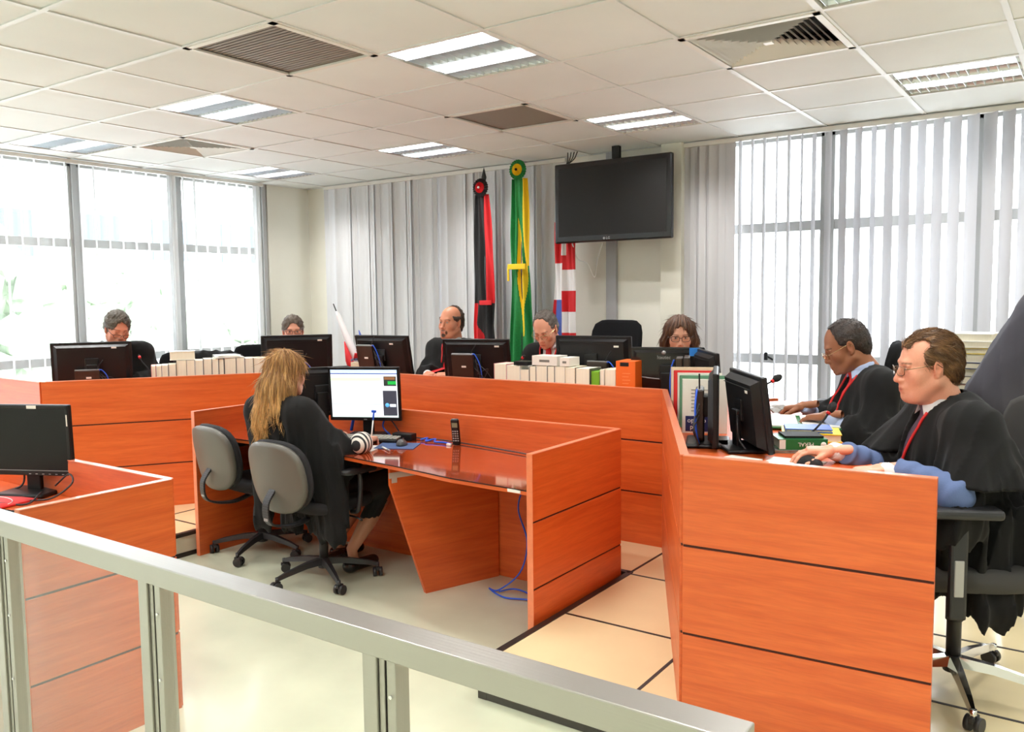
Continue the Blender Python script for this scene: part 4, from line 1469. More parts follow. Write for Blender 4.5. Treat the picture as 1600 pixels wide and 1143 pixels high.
# ------------------------------------------------------------------ television, flags, banners
t = thing('television', 'large black flat television hung from the ceiling before the white wall', 'television', (-3.125, 5.83, 2.33), 0)
b = MB(); b.rect(-.505, -.02, -.312, .505, .03, .312, bev=.012); b.build('housing', M_gloss, t)
b = MB(); b.rect(-.465, -.0215, -.262, .465, -.019, .272); b.build('screen', mat('tv_screen', (.010, .0095, .009), .5, spec=.25), t)
text_mesh(t, 'LG', .028, Matrix.Translation((-.02, -.0215, -.287)) @ rotm(rx=PI / 2), M_silver)
b = MB(); b.lathe([(0, 0), (.010, 0), (.010, .001), (0, .001)], seg=16); b.build('logo', M_silver, t).matrix_local = Matrix.Translation((-.055, -.0205, -.287)) @ rotm(rx=PI / 2)
b = MB(); b.rect(-.2, .03, -.15, .2, .07, .2, bev=.01); b.rect(-.03, .06, -.05, .03, .10, CEIL - 2.33); b.build('ceiling_bracket', M_blackm, t)
b = MB()
for i in range(4): b.tube(bez([(-.42, .02, .30), (-.44 + i * .02, .08, .36), (-.45 + i * .03, .10, CEIL - 2.33)], 6), .004)
b.build('cables', M_greycable, t)
k = MB(); k.tube(bez([(-3.52, 5.9, 2.02), (-3.50, 5.95, 1.9), (-3.44, 6.0, 1.86), (-3.42, 6.08, 1.75), (-3.4, 6.1, 1.9), (-3.3, 6.0, 2.02)], 8), .005)
tag(k.build('cable', M_paper), 'white cable looping below the left corner of the television', 'cable')

M_flagblack = mat('flag_black', (.012, .012, .013), .8); M_flagred = mat('flag_red', rgb(206, 26, 34), .7)
M_flaggreen = mat('flag_green', rgb(24, 128, 62), .7, noise=(60, .15)); M_flagyel = mat('flag_yellow', rgb(246, 206, 30), .7); M_flagw = mat('flag_white', rgb(236, 234, 236), .7); M_flagblue = mat('flag_blue', rgb(70, 90, 170), .7)

def drape(t, outline, zone, mats, y0=.0, folds=5, amp=.024, nz=150, nx=70, name='flag_cloth'):
    """outline: [(z, xl, xr)] top to bottom; zone(u,z)->material index"""
    bm = bmesh.new()
    zs = [o[0] for o in outline]
    grid = []
    for i in range(nz + 1):
        z = zs[0] + (zs[-1] - zs[0]) * i / nz
        xl = np.interp(-z, [-a for a in zs], [o[1] for o in outline]); xr = np.interp(-z, [-a for a in zs], [o[2] for o in outline])
        row = []
        for k in range(nx + 1):
            u = k / nx
            f = math.sin(u * PI * folds + .8 * math.sin(z * 2.2)) * amp * (.4 + .6 * i / nz) + .008 * math.sin(u * 23 + z * 5)
            row.append(bm.verts.new((xl + (xr - xl) * u + .004 * math.sin(z * 9 + u * 7), y0 + f, z)))
        grid.append(row)
    for i in range(nz):
        for k in range(nx):
            fc = bm.faces.new([grid[i][k], grid[i + 1][k], grid[i + 1][k + 1], grid[i][k + 1]])
            fc.smooth = True
            fc.material_index = zone((k + .5) / nx, (grid[i][0].co.z + grid[i + 1][0].co.z) / 2)
    me = bpy.data.meshes.new(name); bm.to_mesh(me); bm.free()
    for m in mats: me.materials.append(m)
    o = bpy.data.objects.new(name, me); o.parent = t; COL.objects.link(o)
    so = o.modifiers.new('thick', 'SOLIDIFY'); so.thickness = .003
    return o

def rosette(t, c, r, m1, m2, m3):
    for (ra, rb, mt, y, nm) in ((r, .2 * r, m1, 0, 'rosette'), (r * .58, 0, m2, -.012, 'rosette_centre')):
        bm = bmesh.new(); n = 48
        ri = [bm.verts.new((c[0] + rb * math.cos(2 * PI * k / n), c[1] + y, c[2] + rb * math.sin(2 * PI * k / n))) for k in range(n)]
        ro = [bm.verts.new((c[0] + ra * math.cos(2 * PI * k / n), c[1] + y - .012 * (k % 2), c[2] + ra * math.sin(2 * PI * k / n))) for k in range(n)]
        for k in range(n):
            bm.faces.new([ri[k], ro[k], ro[(k + 1) % n], ri[(k + 1) % n]])
        if rb == 0: bmesh.ops.remove_doubles(bm, verts=bm.verts, dist=.0001)
        b = MB(); b.merge(bm); o = b.build(nm, mt, t); so = o.modifiers.new('thick', 'SOLIDIFY'); so.thickness = .006
    b = MB(); bm = bmesh.new(); bmesh.ops.create_uvsphere(bm, u_segments=12, v_segments=8, radius=r * .14); b.merge(bm, Matrix.Translation((c[0], c[1] - .03, c[2]))); b.build('rosette_button', m3, t, smooth=True)

def flagpole(t, z0, top, finial=True):
    b = MB(); b.cyl((0, 0, z0), (0, 0, top), .014); b.build('pole', M_chplast, t)
    b = MB(); b.lathe([(.13, z0), (.13, z0 + .02), (.05, z0 + .05), (.02, z0 + .10)], seg=24); b.build('stand', M_chplast, t)
    if finial:
        b = MB(); b.lathe([(.012, top - .01), (.024, top + .0), (.012, top + .015), (.02, top + .035), (.022, top + .05), (.002, top + .13)], seg=16); b.build('finial', M_chplast, t)

t = thing('flag', 'hanging red and black flag with a black rosette, left of the green flag', 'flag', (-4.42, 5.93, PZ))
flagpole(t, 0, 2.43)
rosette(t, (.0, -.05, 2.385), .078, M_flagblack, M_flagred, M_paper)
drape(t, [(2.33, -.070, .060), (2.0, -.085, .09), (1.42, -.10, .125), (1.2, -.11, .11), (.95, -.11, .13), (.62, -.13, .09)],
      lambda u, z: (1 if u > .62 + (2.33 - z) * .04 else 0) if z > 1.40 else (1 if u < (.22 if z > 1.22 else .22 + (1.22 - z) / .42 * .85) else 0), [M_flagblack, M_flagred], -.03)
b = MB(); b.box((.055, -.075, 1.40), (.13, .012, .04), bev=.004); b.build('fringe', M_flagred, t)
t = thing('flag', 'green and yellow flag hanging with a green rosette, between the red-black flag and the television', 'flag', (-4.03, 5.93, PZ))
flagpole(t, 0, 2.40, False)
rosette(t, (.0, -.05, 2.50), .082, M_flaggreen, M_flagyel, M_flagblack)
def zg(u, z):
    if z > 1.70:
        if u > .66 + max(0, 2.2 - z) * .35: return 1
        return 1 if z < 2.10 and .40 < u < .42 + (2.10 - z) * .75 else 0
    return 1 if .40 + abs(1.58 - z) * .28 < u < .92 - (1.70 - z) * .55 and z > 1.12 else 0
drape(t, [(2.43, -.07, .08), (2.0, -.085, .085), (1.70, -.09, .085), (1.3, -.10, .12), (1.0, -.12, .14), (.62, -.15, .15)], zg, [M_flaggreen, M_flagyel], -.03)
b = MB(); b.box((-.005, -.075, 1.70), (.18, .014, .045), bev=.004); b.box((-.095, -.07, 1.64), (.016, .012, .12), bev=.003); b.build('fringe', M_flagyel, t)
t = thing('flag', 'red, white and blue flag hanging below the left corner of the television', 'flag', (-3.64, 5.98, PZ))
flagpole(t, 0, 2.3, False)
def zr(u, z):
    if z > 1.72: return 0 if (u < .34 or u > .52 or z < 1.78) else 1
    if u < .42: return 1 if z > 1.42 else (2 if u > .08 else 0)
    return 0 if int((z - .3) / .17) % 2 == 0 else 1
drape(t, [(2.05, -.05, .14), (1.6, -.06, .14), (1.2, -.09, .14), (.7, -.1, .14)], zr, [M_flagred, M_flagw, M_flagblue], -.06, folds=4, amp=.02)
# rolled banners and clutter behind the left bench
t = thing('rolled_banner', 'rolled white banner leaning behind the left bench corner', 'banner', (-4.99, 4.98, Z1), 0)
a, b2 = Vector((0, 0, .0)), Vector((-.34, .05, .52))
b = MB(); b.tube([a, (a + b2) / 2, b2 * .92, b2], [.035, .033, .022, .006], 14); b.build('roll', M_flagw, t)
b = MB(); b.tube([b2, b2 * 1.12], .005); b.build('tip', M_chplast, t)
t = thing('folded_flag', 'blue cloth leaning behind the rolled white banner', 'flag', (-4.93, 5.03, Z1)); b = MB(); b.tube([(0, 0, .02), (-.11, .03, .20), (-.20, .06, .36)], [.03, .028, .004], 8); b.build('cloth', M_flagblue, t)
t = thing('folded_flag', 'red cloth leaning in front of the rolled white banner', 'flag', (-5.04, 4.93, Z1)); b = MB(); b.tube([(0, 0, .02), (-.05, .0, .12), (-.13, .03, .27)], [.035, .03, .004], 8); b.build('cloth', M_flagred, t)
t = thing('decorative_box', 'cream box with patterned top and red tissue by the rolled banner', 'box', (-4.83, 4.84, Z1)); b = MB(); b.rect(-.09, -.06, 0, .09, .06, .12, bev=.004); b.build('body', M_cc, t)
b = MB()
for i in range(30): b.box((rnd.uniform(-.085, .085), rnd.uniform(-.062, .062), .125 + rnd.uniform(0, .02)), (.012, .012, .02), rotm(rz=rnd.uniform(0, 3)))
b.build('pattern_top', mat('blue_grey_pattern', rgb(110, 115, 150), .6, noise=(60, .8)), t)
b = MB()
for i in range(12): b.box((-.03 + rnd.uniform(-.04, .04), rnd.uniform(-.03, .03), .16 + rnd.uniform(0, .05)), (.04, .03, .02), rotm(rnd.uniform(0, 3), rnd.uniform(0, 3), 0))
b.build('tissue', M_flagred, t)
# window latch handles
for (x, y, z, rz_, lab) in ((-6.88, 3.52, 1.16, 0, 'black latch handle on the left window transom'), (-2.03, 6.19, 1.14, PI / 2, 'black latch handle on the right window transom behind the blind')):
    t = thing('window_latch', lab, 'latch', (x, y, z), rz_); b = MB(); b.rect(-.012, -.012, -.03, .004, .012, .03, bev=.003); b.box((.008, -.02, -.01), (.012, .07, .014), rotm(rx=.5), bev=.003); b.build('handle', M_black, t)
# ------------------------------------------------------------------ people: signed-distance modelling
class Field:
    def __init__(s, lo, hi, h):
        s.lo = np.array(lo, np.float32); s.h = h
        n = np.ceil((np.array(hi) - s.lo) / h).astype(int) + 1
        s.n = n
        s.ax = [s.lo[i] + h * np.arange(n[i], dtype=np.float32) for i in range(3)]
        s.D = np.full(n, .5, np.float32)

    def _win(s, lo, hi):
        sl = []
        for i in range(3):
            a = max(0, int((lo[i] - s.lo[i]) / s.h)); b = min(s.n[i], int((hi[i] - s.lo[i]) / s.h) + 2)
            if b <= a: return None
            sl.append(slice(a, b))
        return tuple(sl)

    def _xyz(s, sl):
        return (s.ax[0][sl[0]][:, None, None], s.ax[1][sl[1]][None, :, None], s.ax[2][sl[2]][None, None, :])

    def _mix(s, sl, d, k, op):
        A = s.D[sl]
        if op == 'u':
            if k <= 0: r = np.minimum(A, d)
            else:
                h = np.clip(.5 + .5 * (A - d) / k, 0, 1); r = A * (1 - h) + d * h - k * h * (1 - h)
        elif op == 's':
            if k <= 0: r = np.maximum(A, -d)
            else:
                h = np.clip(.5 - .5 * (A + d) / k, 0, 1); r = A * (1 - h) - d * h + k * h * (1 - h)
        else:
            r = np.maximum(A, d)
        s.D[sl] = r

    def ell(s, c, r, k=.01, op='u', R=None):
        m = max(r) + k + 3 * s.h
        sl = s._win([v - m for v in c], [v + m for v in c])
        if sl is None: return s
        X, Y, Z = s._xyz(sl); X = X - c[0]; Y = Y - c[1]; Z = Z - c[2]
        if R is not None:
            R = np.array(R.to_3x3()) if hasattr(R, 'to_3x3') else R
            X, Y, Z = (R[0][0] * X + R[1][0] * Y + R[2][0] * Z, R[0][1] * X + R[1][1] * Y + R[2][1] * Z, R[0][2] * X + R[1][2] * Y + R[2][2] * Z)
        k0 = np.sqrt((X / r[0]) ** 2 + (Y / r[1]) ** 2 + (Z / r[2]) ** 2)
        k1 = np.sqrt((X / r[0] ** 2) ** 2 + (Y / r[1] ** 2) ** 2 + (Z / r[2] ** 2) ** 2)
        s._mix(sl, k0 * (k0 - 1) / np.maximum(k1, 1e-5), k, op)
        return s

    def cap(s, a, b, ra, rb=None, k=.01, op='u', flat=None):
        """round cone; flat=(axis, factor): squash distance along a world axis"""
        rb = ra if rb is None else rb
        a = np.array(a, np.float32); b = np.array(b, np.float32)
        m = max(ra, rb) * (1.0 if flat is None else max(1, 1 / flat[1])) + k + 3 * s.h
        sl = s._win(np.minimum(a, b) - m, np.maximum(a, b) + m)
        if sl is None: return s
        X, Y, Z = s._xyz(sl)
        sc_ = np.ones(3, np.float32)
        if flat is not None: sc_[flat[0]] = flat[1]
        a2, b2 = a * sc_, b * sc_
        d = b2 - a2; L2 = max(float(d @ d), 1e-9)
        X = X * sc_[0] - a2[0]; Y = Y * sc_[1] - a2[1]; Z = Z * sc_[2] - a2[2]
        t = np.clip((X * d[0] + Y * d[1] + Z * d[2]) / L2, 0, 1)
        r = np.sqrt((X - t * d[0]) ** 2 + (Y - t * d[1]) ** 2 + (Z - t * d[2]) ** 2) - (ra + (rb - ra) * t)
        s._mix(sl, r, k, op)
        return s

    def box(s, c, half, r=.005, k=.01, op='u', R=None):
        m = float(np.linalg.norm(half)) + r + k + 3 * s.h
        sl = s._win([v - m for v in c], [v + m for v in c])
        if sl is None: return s
        X, Y, Z = s._xyz(sl); X = X - c[0]; Y = Y - c[1]; Z = Z - c[2]
        if R is not None:
            X, Y, Z = (R[0][0] * X + R[1][0] * Y + R[2][0] * Z, R[0][1] * X + R[1][1] * Y + R[2][1] * Z, R[0][2] * X + R[1][2] * Y + R[2][2] * Z)
        qx, qy, qz = np.abs(X) - half[0], np.abs(Y) - half[1], np.abs(Z) - half[2]
        o = np.sqrt(np.maximum(qx, 0) ** 2 + np.maximum(qy, 0) ** 2 + np.maximum(qz, 0) ** 2) + np.minimum(np.maximum(qx, np.maximum(qy, qz)), 0) - r
        s._mix(sl, o, k, op)
        return s

    def fn(s, f):
        X, Y, Z = s._xyz((slice(None),) * 3)
        s.D = s.D + f(X, Y, Z).astype(np.float32)
        return s

    def half(s, n, d):
        """keep the side where n.p < d"""
        X, Y, Z = s._xyz((slice(None),) * 3)
        s.D = np.maximum(s.D, (n[0] * X + n[1] * Y + n[2] * Z - d).astype(np.float32))
        return s

    def nets(s):
        D = s.D; S = D < 0
        c = np.zeros(np.array(D.shape) - 1, np.int8)
        for i in (0, 1):
            for j in (0, 1):
                for k in (0, 1):
                    c += S[i:D.shape[0] - 1 + i, j:D.shape[1] - 1 + j, k:D.shape[2] - 1 + k]
        act = (c > 0) & (c < 8)
        idx = np.full(act.shape, -1, np.int64)
        P = np.argwhere(act)
        idx[act] = np.arange(len(P))
        C = [(i, j, k) for i in (0, 1) for j in (0, 1) for k in (0, 1)]
        V = np.stack([D[P[:, 0] + a, P[:, 1] + b, P[:, 2] + e] for a, b, e in C], 1)
        acc = np.zeros((len(P), 3)); cnt = np.zeros(len(P))
        for a in range(8):
            for b in range(a + 1, 8):
                if sum(abs(C[a][q] - C[b][q]) for q in range(3)) != 1: continue
                va, vb = V[:, a], V[:, b]
                m = (va < 0) != (vb < 0)
                t = np.where(m, va / np.where(m, va - vb, 1), 0)
                pa, pb = np.array(C[a], float), np.array(C[b], float)
                acc += np.where(m[:, None], pa + (pb - pa) * t[:, None], 0); cnt += m
        verts = s.lo + (P + acc / cnt[:, None]) * s.h
        F = []
        for ax in range(3):
            u, v = (ax + 1) % 3, (ax + 2) % 3
            sl0 = [slice(None)] * 3; sl1 = [slice(None)] * 3
            sl0[ax] = slice(0, -1); sl1[ax] = slice(1, None)
            a, b = S[tuple(sl0)], S[tuple(sl1)]
            E = np.argwhere(a != b)
            E = E[(E[:, u] > 0) & (E[:, v] > 0) & (E[:, u] < D.shape[u] - 1) & (E[:, v] < D.shape[v] - 1)]
            if not len(E): continue
            flip = a[tuple(E.T)]
            du = np.zeros(3, int); du[u] = 1; dv = np.zeros(3, int); dv[v] = 1
            q = [idx[tuple((E - x).T)] for x in (du + dv, dv, 0 * du, du)]
            q = np.stack(q, 1)
            q = np.where(flip[:, None], q, q[:, ::-1])
            F.append(q)
        F = np.concatenate(F)
        F = F[(F >= 0).all(1)]
        return verts, F


def mesh_obj(name, parts, mats, parent, cols=None, smooth=True):
    """parts: list of (verts, faces, material index)"""
    V, F, MI, off = [], [], [], 0
    for p in parts:
        v, f = p[0], p[1]
        V.append(v); F.append(f + off); MI += [p[2] if len(p) > 2 else 0] * len(f); off += len(v)
    V = np.concatenate(V); F = np.concatenate(F)
    me = bpy.data.meshes.new(name)
    me.vertices.add(len(V)); me.vertices.foreach_set('co', V.astype(np.float32).ravel())
    me.loops.add(F.size); me.loops.foreach_set('vertex_index', F.astype(np.int32).ravel())
    me.polygons.add(len(F)); me.polygons.foreach_set('loop_start', np.arange(0, F.size, F.shape[1], dtype=np.int32))
    me.update(calc_edges=True)
    me.polygons.foreach_set('use_smooth', np.ones(len(F), bool))
    for m in (mats if isinstance(mats, (list, tuple)) else [mats]): me.materials.append(m)
    me.polygons.foreach_set('material_index', np.array(MI, np.int32))
    if cols is not None:
        a = me.color_attributes.new('Col', 'FLOAT_COLOR', 'POINT')
        c = np.ones((len(V), 4), np.float32); c[:, :3] = cols
        a.data.foreach_set('color', c.ravel())
    me.validate()
    o = bpy.data.objects.new(name, me); o.parent = parent; COL.objects.link(o)
    return o


def xf(v, M):
    M = np.array(M)
    return v @ M[:3, :3].T + M[:3, 3]


def head_base(F, p):
    jw = p.get('jaw', 1.0)
    F.ell((0, -.012, .038), (.076, .098, .086), 0)
    F.ell((0, .030, -.020), (.064 * jw, .062, .088), .03)
    F.ell((0, .045, -.072), (.046 * jw, .044, .042), .03)
    for s in (-1, 1):
        F.cap((s * .058 * jw, .0, -.055), (s * .030 * jw, .060, -.098), .018, .016, .025)      # jaw line
        F.ell((s * .040, .058, -.028), (.026, .024, .026), .022)                                 # cheek
    F.ell((0, .086, -.100), (.021, .017, .015), .02)
    if p.get('jowl'): F.ell((0, .045, -.108), (.045, .040, .022), .03)
    F.cap((-.030, .083, .023), (.030, .083, .023), .010, .010, .018)
    for s in (-1, 1):
        F.ell((s * .031, .103, .004), (.019, .018, .013), .012, 's')
        F.ell((s * .031, .079, .003), (.0135, .0125, .0125), .003)
        F.cap((s * .018, .0885, .014), (s * .044, .082, .013), .0042, .0042, .006)               # upper lid
        F.cap((s * .020, .087, -.0075), (s * .043, .080, -.0065), .0036, .0036, .006)            # lower lid
    nl_ = p.get('nose', 1.0)
    F.cap((0, .090, .012), (0, .090 + .019 * nl_, -.030), .0078, .0098, .012)
    F.ell((0, .090 + .0195 * nl_, -.0365), (.0112, .0110, .0095), .008)
    for s in (-1, 1):
        F.ell((s * .0125, .090 + .009 * nl_, -.0395), (.0085, .0105, .0075), .007)
        F.ell((s * .006, .090 + .014 * nl_, -.0475), (.0035, .005, .004), .003, 's')
    F.ell((0, .086, -.066), (.028, .020, .028), .015)
    F.cap((-.019, .097, -.0655), (.019, .097, -.0655), .0050, .0050, .006)
    F.cap((-.016, .097, -.0765), (.016, .097, -.0765), .0060, .0060, .006)
    F.cap((-.023, .108, -.0708), (.023, .108, -.0708), .0022, .0022, .004, 's')
    F.cap((-.012, .110, -.088), (.012, .110, -.088), .004, .004, .008, 's')
    for s in (-1, 1):
        R = np.array(Euler((0, R_(6) * s, R_(-22) * s)).to_matrix())
        F.ell((s * .078, -.006, -.004), (.008, .019, .032), .004, R=R)
        F.ell((s * .087, -.002, .000), (.006, .011, .020), .003, 's', R=R)
        F.ell((s * .077, .002, -.030), (.007, .009, .009), .004)
    F.cap((0, -.020, -.060), (0, -.050, -.19), .056 * p.get('neck', 1), .060 * p.get('neck', 1), .03)
    return F


def brush(V, C, c, r, col, soft=.35, strength=1.0, mirror=False):
    for s in ((1, -1) if mirror else (1,)):
        q = (V - np.array([c[0] * s, c[1], c[2]])) / np.array(r)
        d = np.sqrt((q ** 2).sum(1))
        w = np.clip((1 - d) / soft, 0, 1)[:, None] * strength
        C[:] = C * (1 - w) + np.array(col) * w


def make_head(p):
    h = p.get('hres', .0034)
    F = Field((-.105, -.13, -.20), (.105, .145, .14), h)
    head_base(F, p)
    V, Q = F.nets()
    sk = np.array(p['skin'])
    C = np.tile(sk, (len(V), 1))
    dk, rd = sk * .80, sk * np.array([1.0, .78, .74])
    brush(V, C, (0, .115, -.035), (.022, .03, .022), rd, .8, .55)
    brush(V, C, (.045, .07, -.025), (.03, .04, .03), rd, .9, .5, True)
    brush(V, C, (.082, -.004, -.004), (.02, .03, .036), rd, .5, .6, True)
    if p.get('stubble'): brush(V, C, (0, .05, -.085), (.065, .07, .045), sk * np.array(p.get('stubcol', (.72, .70, .72))), .6, .6)
    brush(V, C, (.031, .092, .004), (.018, .02, .014), sk * .78, .6, .8, True)
    if p.get('eyes', 'open') == 'open':
        brush(V, C, (.031, .094, .003), (.0115, .010, .0062), (.62, .60, .57), .25, 1, True)
        gx = p.get('gaze', 0)
        for s in (-1, 1):
            brush(V, C, (s * .031 + gx, .093, .003), (.0056, .010, .0060), p.get('iris', (.035, .018, .01)), .3)
        brush(V, C, (.031, .090, .0105), (.014, .012, .0022), (.02, .012, .01), .5, .8, True)
    else:
        brush(V, C, (.031, .092, -.003), (.014, .012, .0024), (.02, .012, .01), .5, .8, True)
    lip = np.array(p.get('lip', tuple(sk * np.array([.85, .52, .50]))))
    brush(V, C, (0, .101, -.0708), (.025, .014, .0095), lip, .35, .85)
    brush(V, C, (0, .106, -.0708), (.023, .014, .0022), lip * .35, .5, .9)
    brow = np.array(p.get('brow', (.03, .02, .015)))
    for s in (-1, 1):
        for q in range(5):
            x = s * (.017 + q * .0075); z = .0215 + .0035 * math.sin(q / 4 * PI)
            brush(V, C, (x, .088 - q * .002, z), (.0062, .02, .0042), brow, .6, .8)
    for (c, r, col, soft, st) in p.get('paint', []):
        brush(V, C, c, r, col, soft, st)
    return V, Q, C


def hair_mesh(p):
    st = p['hair']
    h = p.get('hairres', .0036)
    lo, hi = (-.13, -.15, -.16), (.13, .135, .16)
    if st in ('long', 'longback'):
        lo, hi = (-.20, -.20, -.50), (.20, .14, .16)
        h = .0048
    F = Field(lo, hi, h)
    q = random.Random(p.get('seed', 1))
    if st in ('long', 'longback'):
        F.ell((0, -.014, .042), (.088, .108, .094), 0)
        if st == 'long':      # shoulder-length, face opening in front
            for s in (-1, 1):
                F.cap((s * .066, .012, .06), (s * .088, .010, -.03), .030, .030, .03)
                F.cap((s * .088, .005, -.03), (s * .096, .02, -.15), .030, .030, .03)
                F.cap((s * .096, .02, -.15), (s * .088, .045, -.24), .030, .016, .02)
            F.cap((0, -.07, .02), (0, -.075, -.18), .065, .06, .04)
            F.ell((0, .130, .0), (.060, .085, .092), .006, 's')
            F.ell((0, .06, -.11), (.050, .09, .13), .01, 's')
        else:
            F.cap((0, -.05, .04), (.0, -.085, -.10), .082, .088, .04)
            F.cap((-.035, -.085, -.08), (-.075, -.105, -.25), .068, .052, .05)
            F.cap((.035, -.085, -.08), (.045, -.11, -.21), .068, .050, .05)
            F.cap((-.075, -.105, -.22), (-.115, -.09, -.36), .048, .020, .03)
            F.cap((-.02, -.12, -.2), (-.03, -.13, -.30), .045, .018, .03)
            F.cap((.05, -.115, -.2), (.075, -.11, -.27), .040, .016, .03)
            F.ell((0, .130, -.03), (.062, .085, .095), .01, 's')
        F.fn(lambda X, Y, Z: .0035 * np.sin(np.arctan2(X + .02 * np.sin(Z * 14), Y + .04 + .0 * Z) * 34 + 2.5 * np.sin(Z * 21)) + .0028 * np.sin(np.arctan2(X, Y + .04) * 17 + 5 * np.sin(Z * 9)))
        V, Q = F.nets()
    else:
        g = p.get('hairt', .007)
        F.ell((0, -.014, .040), (.077 + g, .100 + g, .087 + g), 0)
        F.ell((0, -.06, -.01), (.066 + g * .6, .055, .075), .02)
        hl = p.get('hairline', .078)         # height of the hairline at the forehead
        F.ell((0, .110, hl - .105), (.064, .085, .105), .004, 's')               # face
        F.box((0, .075, -.07), (.12, .055, .075), .0, .004, 's')                  # nothing before the ears low down
        for s in (-1, 1):
            F.ell((s * .085, .0, -.020), (.022, .026, .036), .003, 's')           # ears free
        F.box((0, 0, -.135), (.12, .2, .055), 0, .004, 's')                       # neck line
        F.box((0, .05, -.06), (.12, .055, .035), 0, .004, 's')
        if st == 'balding':
            F.box((0, .085, .118), (.074, .105, .058), .01, .012, 's')
            F.box((0, .130, .0), (.12, .075, .10), 0, .006, 's')
        if st == 'receding':
            F.ell((0, .092, .100), (.062, .048, .05), .004, 's'); F.box((0, .118, .0), (.12, .075, .105), 0, .012, 's')
        if st == 'combed':       # thinning combed-over hair, high forehead on the temples
            F.box((0, .115, -.005), (.12, .080, .078), 0, .010, 's')
            for s in (-1, 1): F.ell((s * .062, .060, .085), (.030, .052, .034), .004, 's')
        A = p.get('rough', .003)
        ph = q.uniform(0, 6)
        F.fn(lambda X, Y, Z: A * (np.sin(X * 190 + 3 * np.sin(Y * 60) + ph) * np.sin(Y * 120 + 2 * np.sin(Z * 90)) + .7 * np.sin(Z * 160 + X * 90 + ph)) * .7)
        V, Q = F.nets()
    c0 = np.array(p['haircol'])
    c1 = np.array(p.get('haircol2', c0 * 1.8))
    rs = np.random.RandomState(5)
    if st in ('long', 'longback'):
        ang = np.arctan2(V[:, 0], V[:, 1] + .04)
        w = .5 + .5 * np.sin(ang * 41 + 3 * np.sin(V[:, 2] * 13)) * np.sin(ang * 17 + 2 + 2 * np.sin(V[:, 2] * 8))
        tipw = np.clip((-.02 - V[:, 2]) / .25, 0, 1)
        w = np.clip(w * .8 + tipw * p.get('tips', .2) - .1, 0, 1)
    else:
        w = .5 + .5 * np.sin(V[:, 0] * 90 + V[:, 1] * 70 + 3 * np.sin(V[:, 2] * 60))
        w = w * .6 + .4 * rs.rand(len(V))
        if 'sidegrey' in p:
            w = np.clip((.04 - V[:, 2]) / .06, 0, 1) * .9 + .1 * w
            c1 = np.array(p['sidegrey'])
    C = c0 * (1 - w[:, None]) + c1 * w[:, None]
    return V, Q, C


def strand_tubes(V, Q, C, p, n, L, rad, seed=3):
    """thin tapering locks laid along the hair surface"""
    rs = np.random.RandomState(seed)
    P0 = V[Q]
    nrm = np.cross(P0[:, 1] - P0[:, 0], P0[:, 3] - P0[:, 0]); nrm /= np.linalg.norm(nrm, axis=1, keepdims=True) + 1e-9
    sel = rs.choice(len(Q), min(n, len(Q)), replace=False)
    st = p['hair']
    VV, FF, CC = [], [], []
    for i in sel:
        c = P0[i].mean(0); nn = nrm[i]
        if st in ('long', 'longback'):
            flow = np.array([c[0] * 1.2, -.15 if c[2] > .02 else .0, -1.0])
        else:
            flow = np.array([c[0] * 4, -1.0 if c[2] > .0 else -.5, -1.0 + 8 * max(c[2], 0)]) + rs.randn(3) * .25
        flow = flow - nn * (flow @ nn); flow /= np.linalg.norm(flow) + 1e-9
        side = np.cross(nn, flow)
        l = L * rs.uniform(.5, 1.2); r0 = rad * rs.uniform(.6, 1.3)
        m = 4
        base = []
        wob = rs.randn() * .1
        col = C[Q[i][0]] * rs.uniform(.65, 1.45)
        for k in range(m + 1):
            t = k / m
            pt = c + flow * l * t + side * wob * l * t * t + nn * (r0 * 1.0 + .002 * math.sin(t * PI) - .25 * l * t * t * (0 if st in ('long', 'longback') else .35))
            rr = r0 * (1 - t) ** .7 + .0002
            for a in range(3):
                an = 2 * PI * a / 3
                base.append(pt + (side * math.cos(an) + nn * math.sin(an)) * rr)
        o = len(VV) * 3 * (m + 1)
        VV.append(base)
        for k in range(m):
            for a in range(3):
                b_ = (a + 1) % 3
                FF.append((o + k * 3 + a, o + k * 3 + b_, o + (k + 1) * 3 + b_, o + (k + 1) * 3 + a))
        CC += [col] * (3 * (m + 1))
    return np.array(VV).reshape(-1, 3), np.array(FF), np.array(CC)


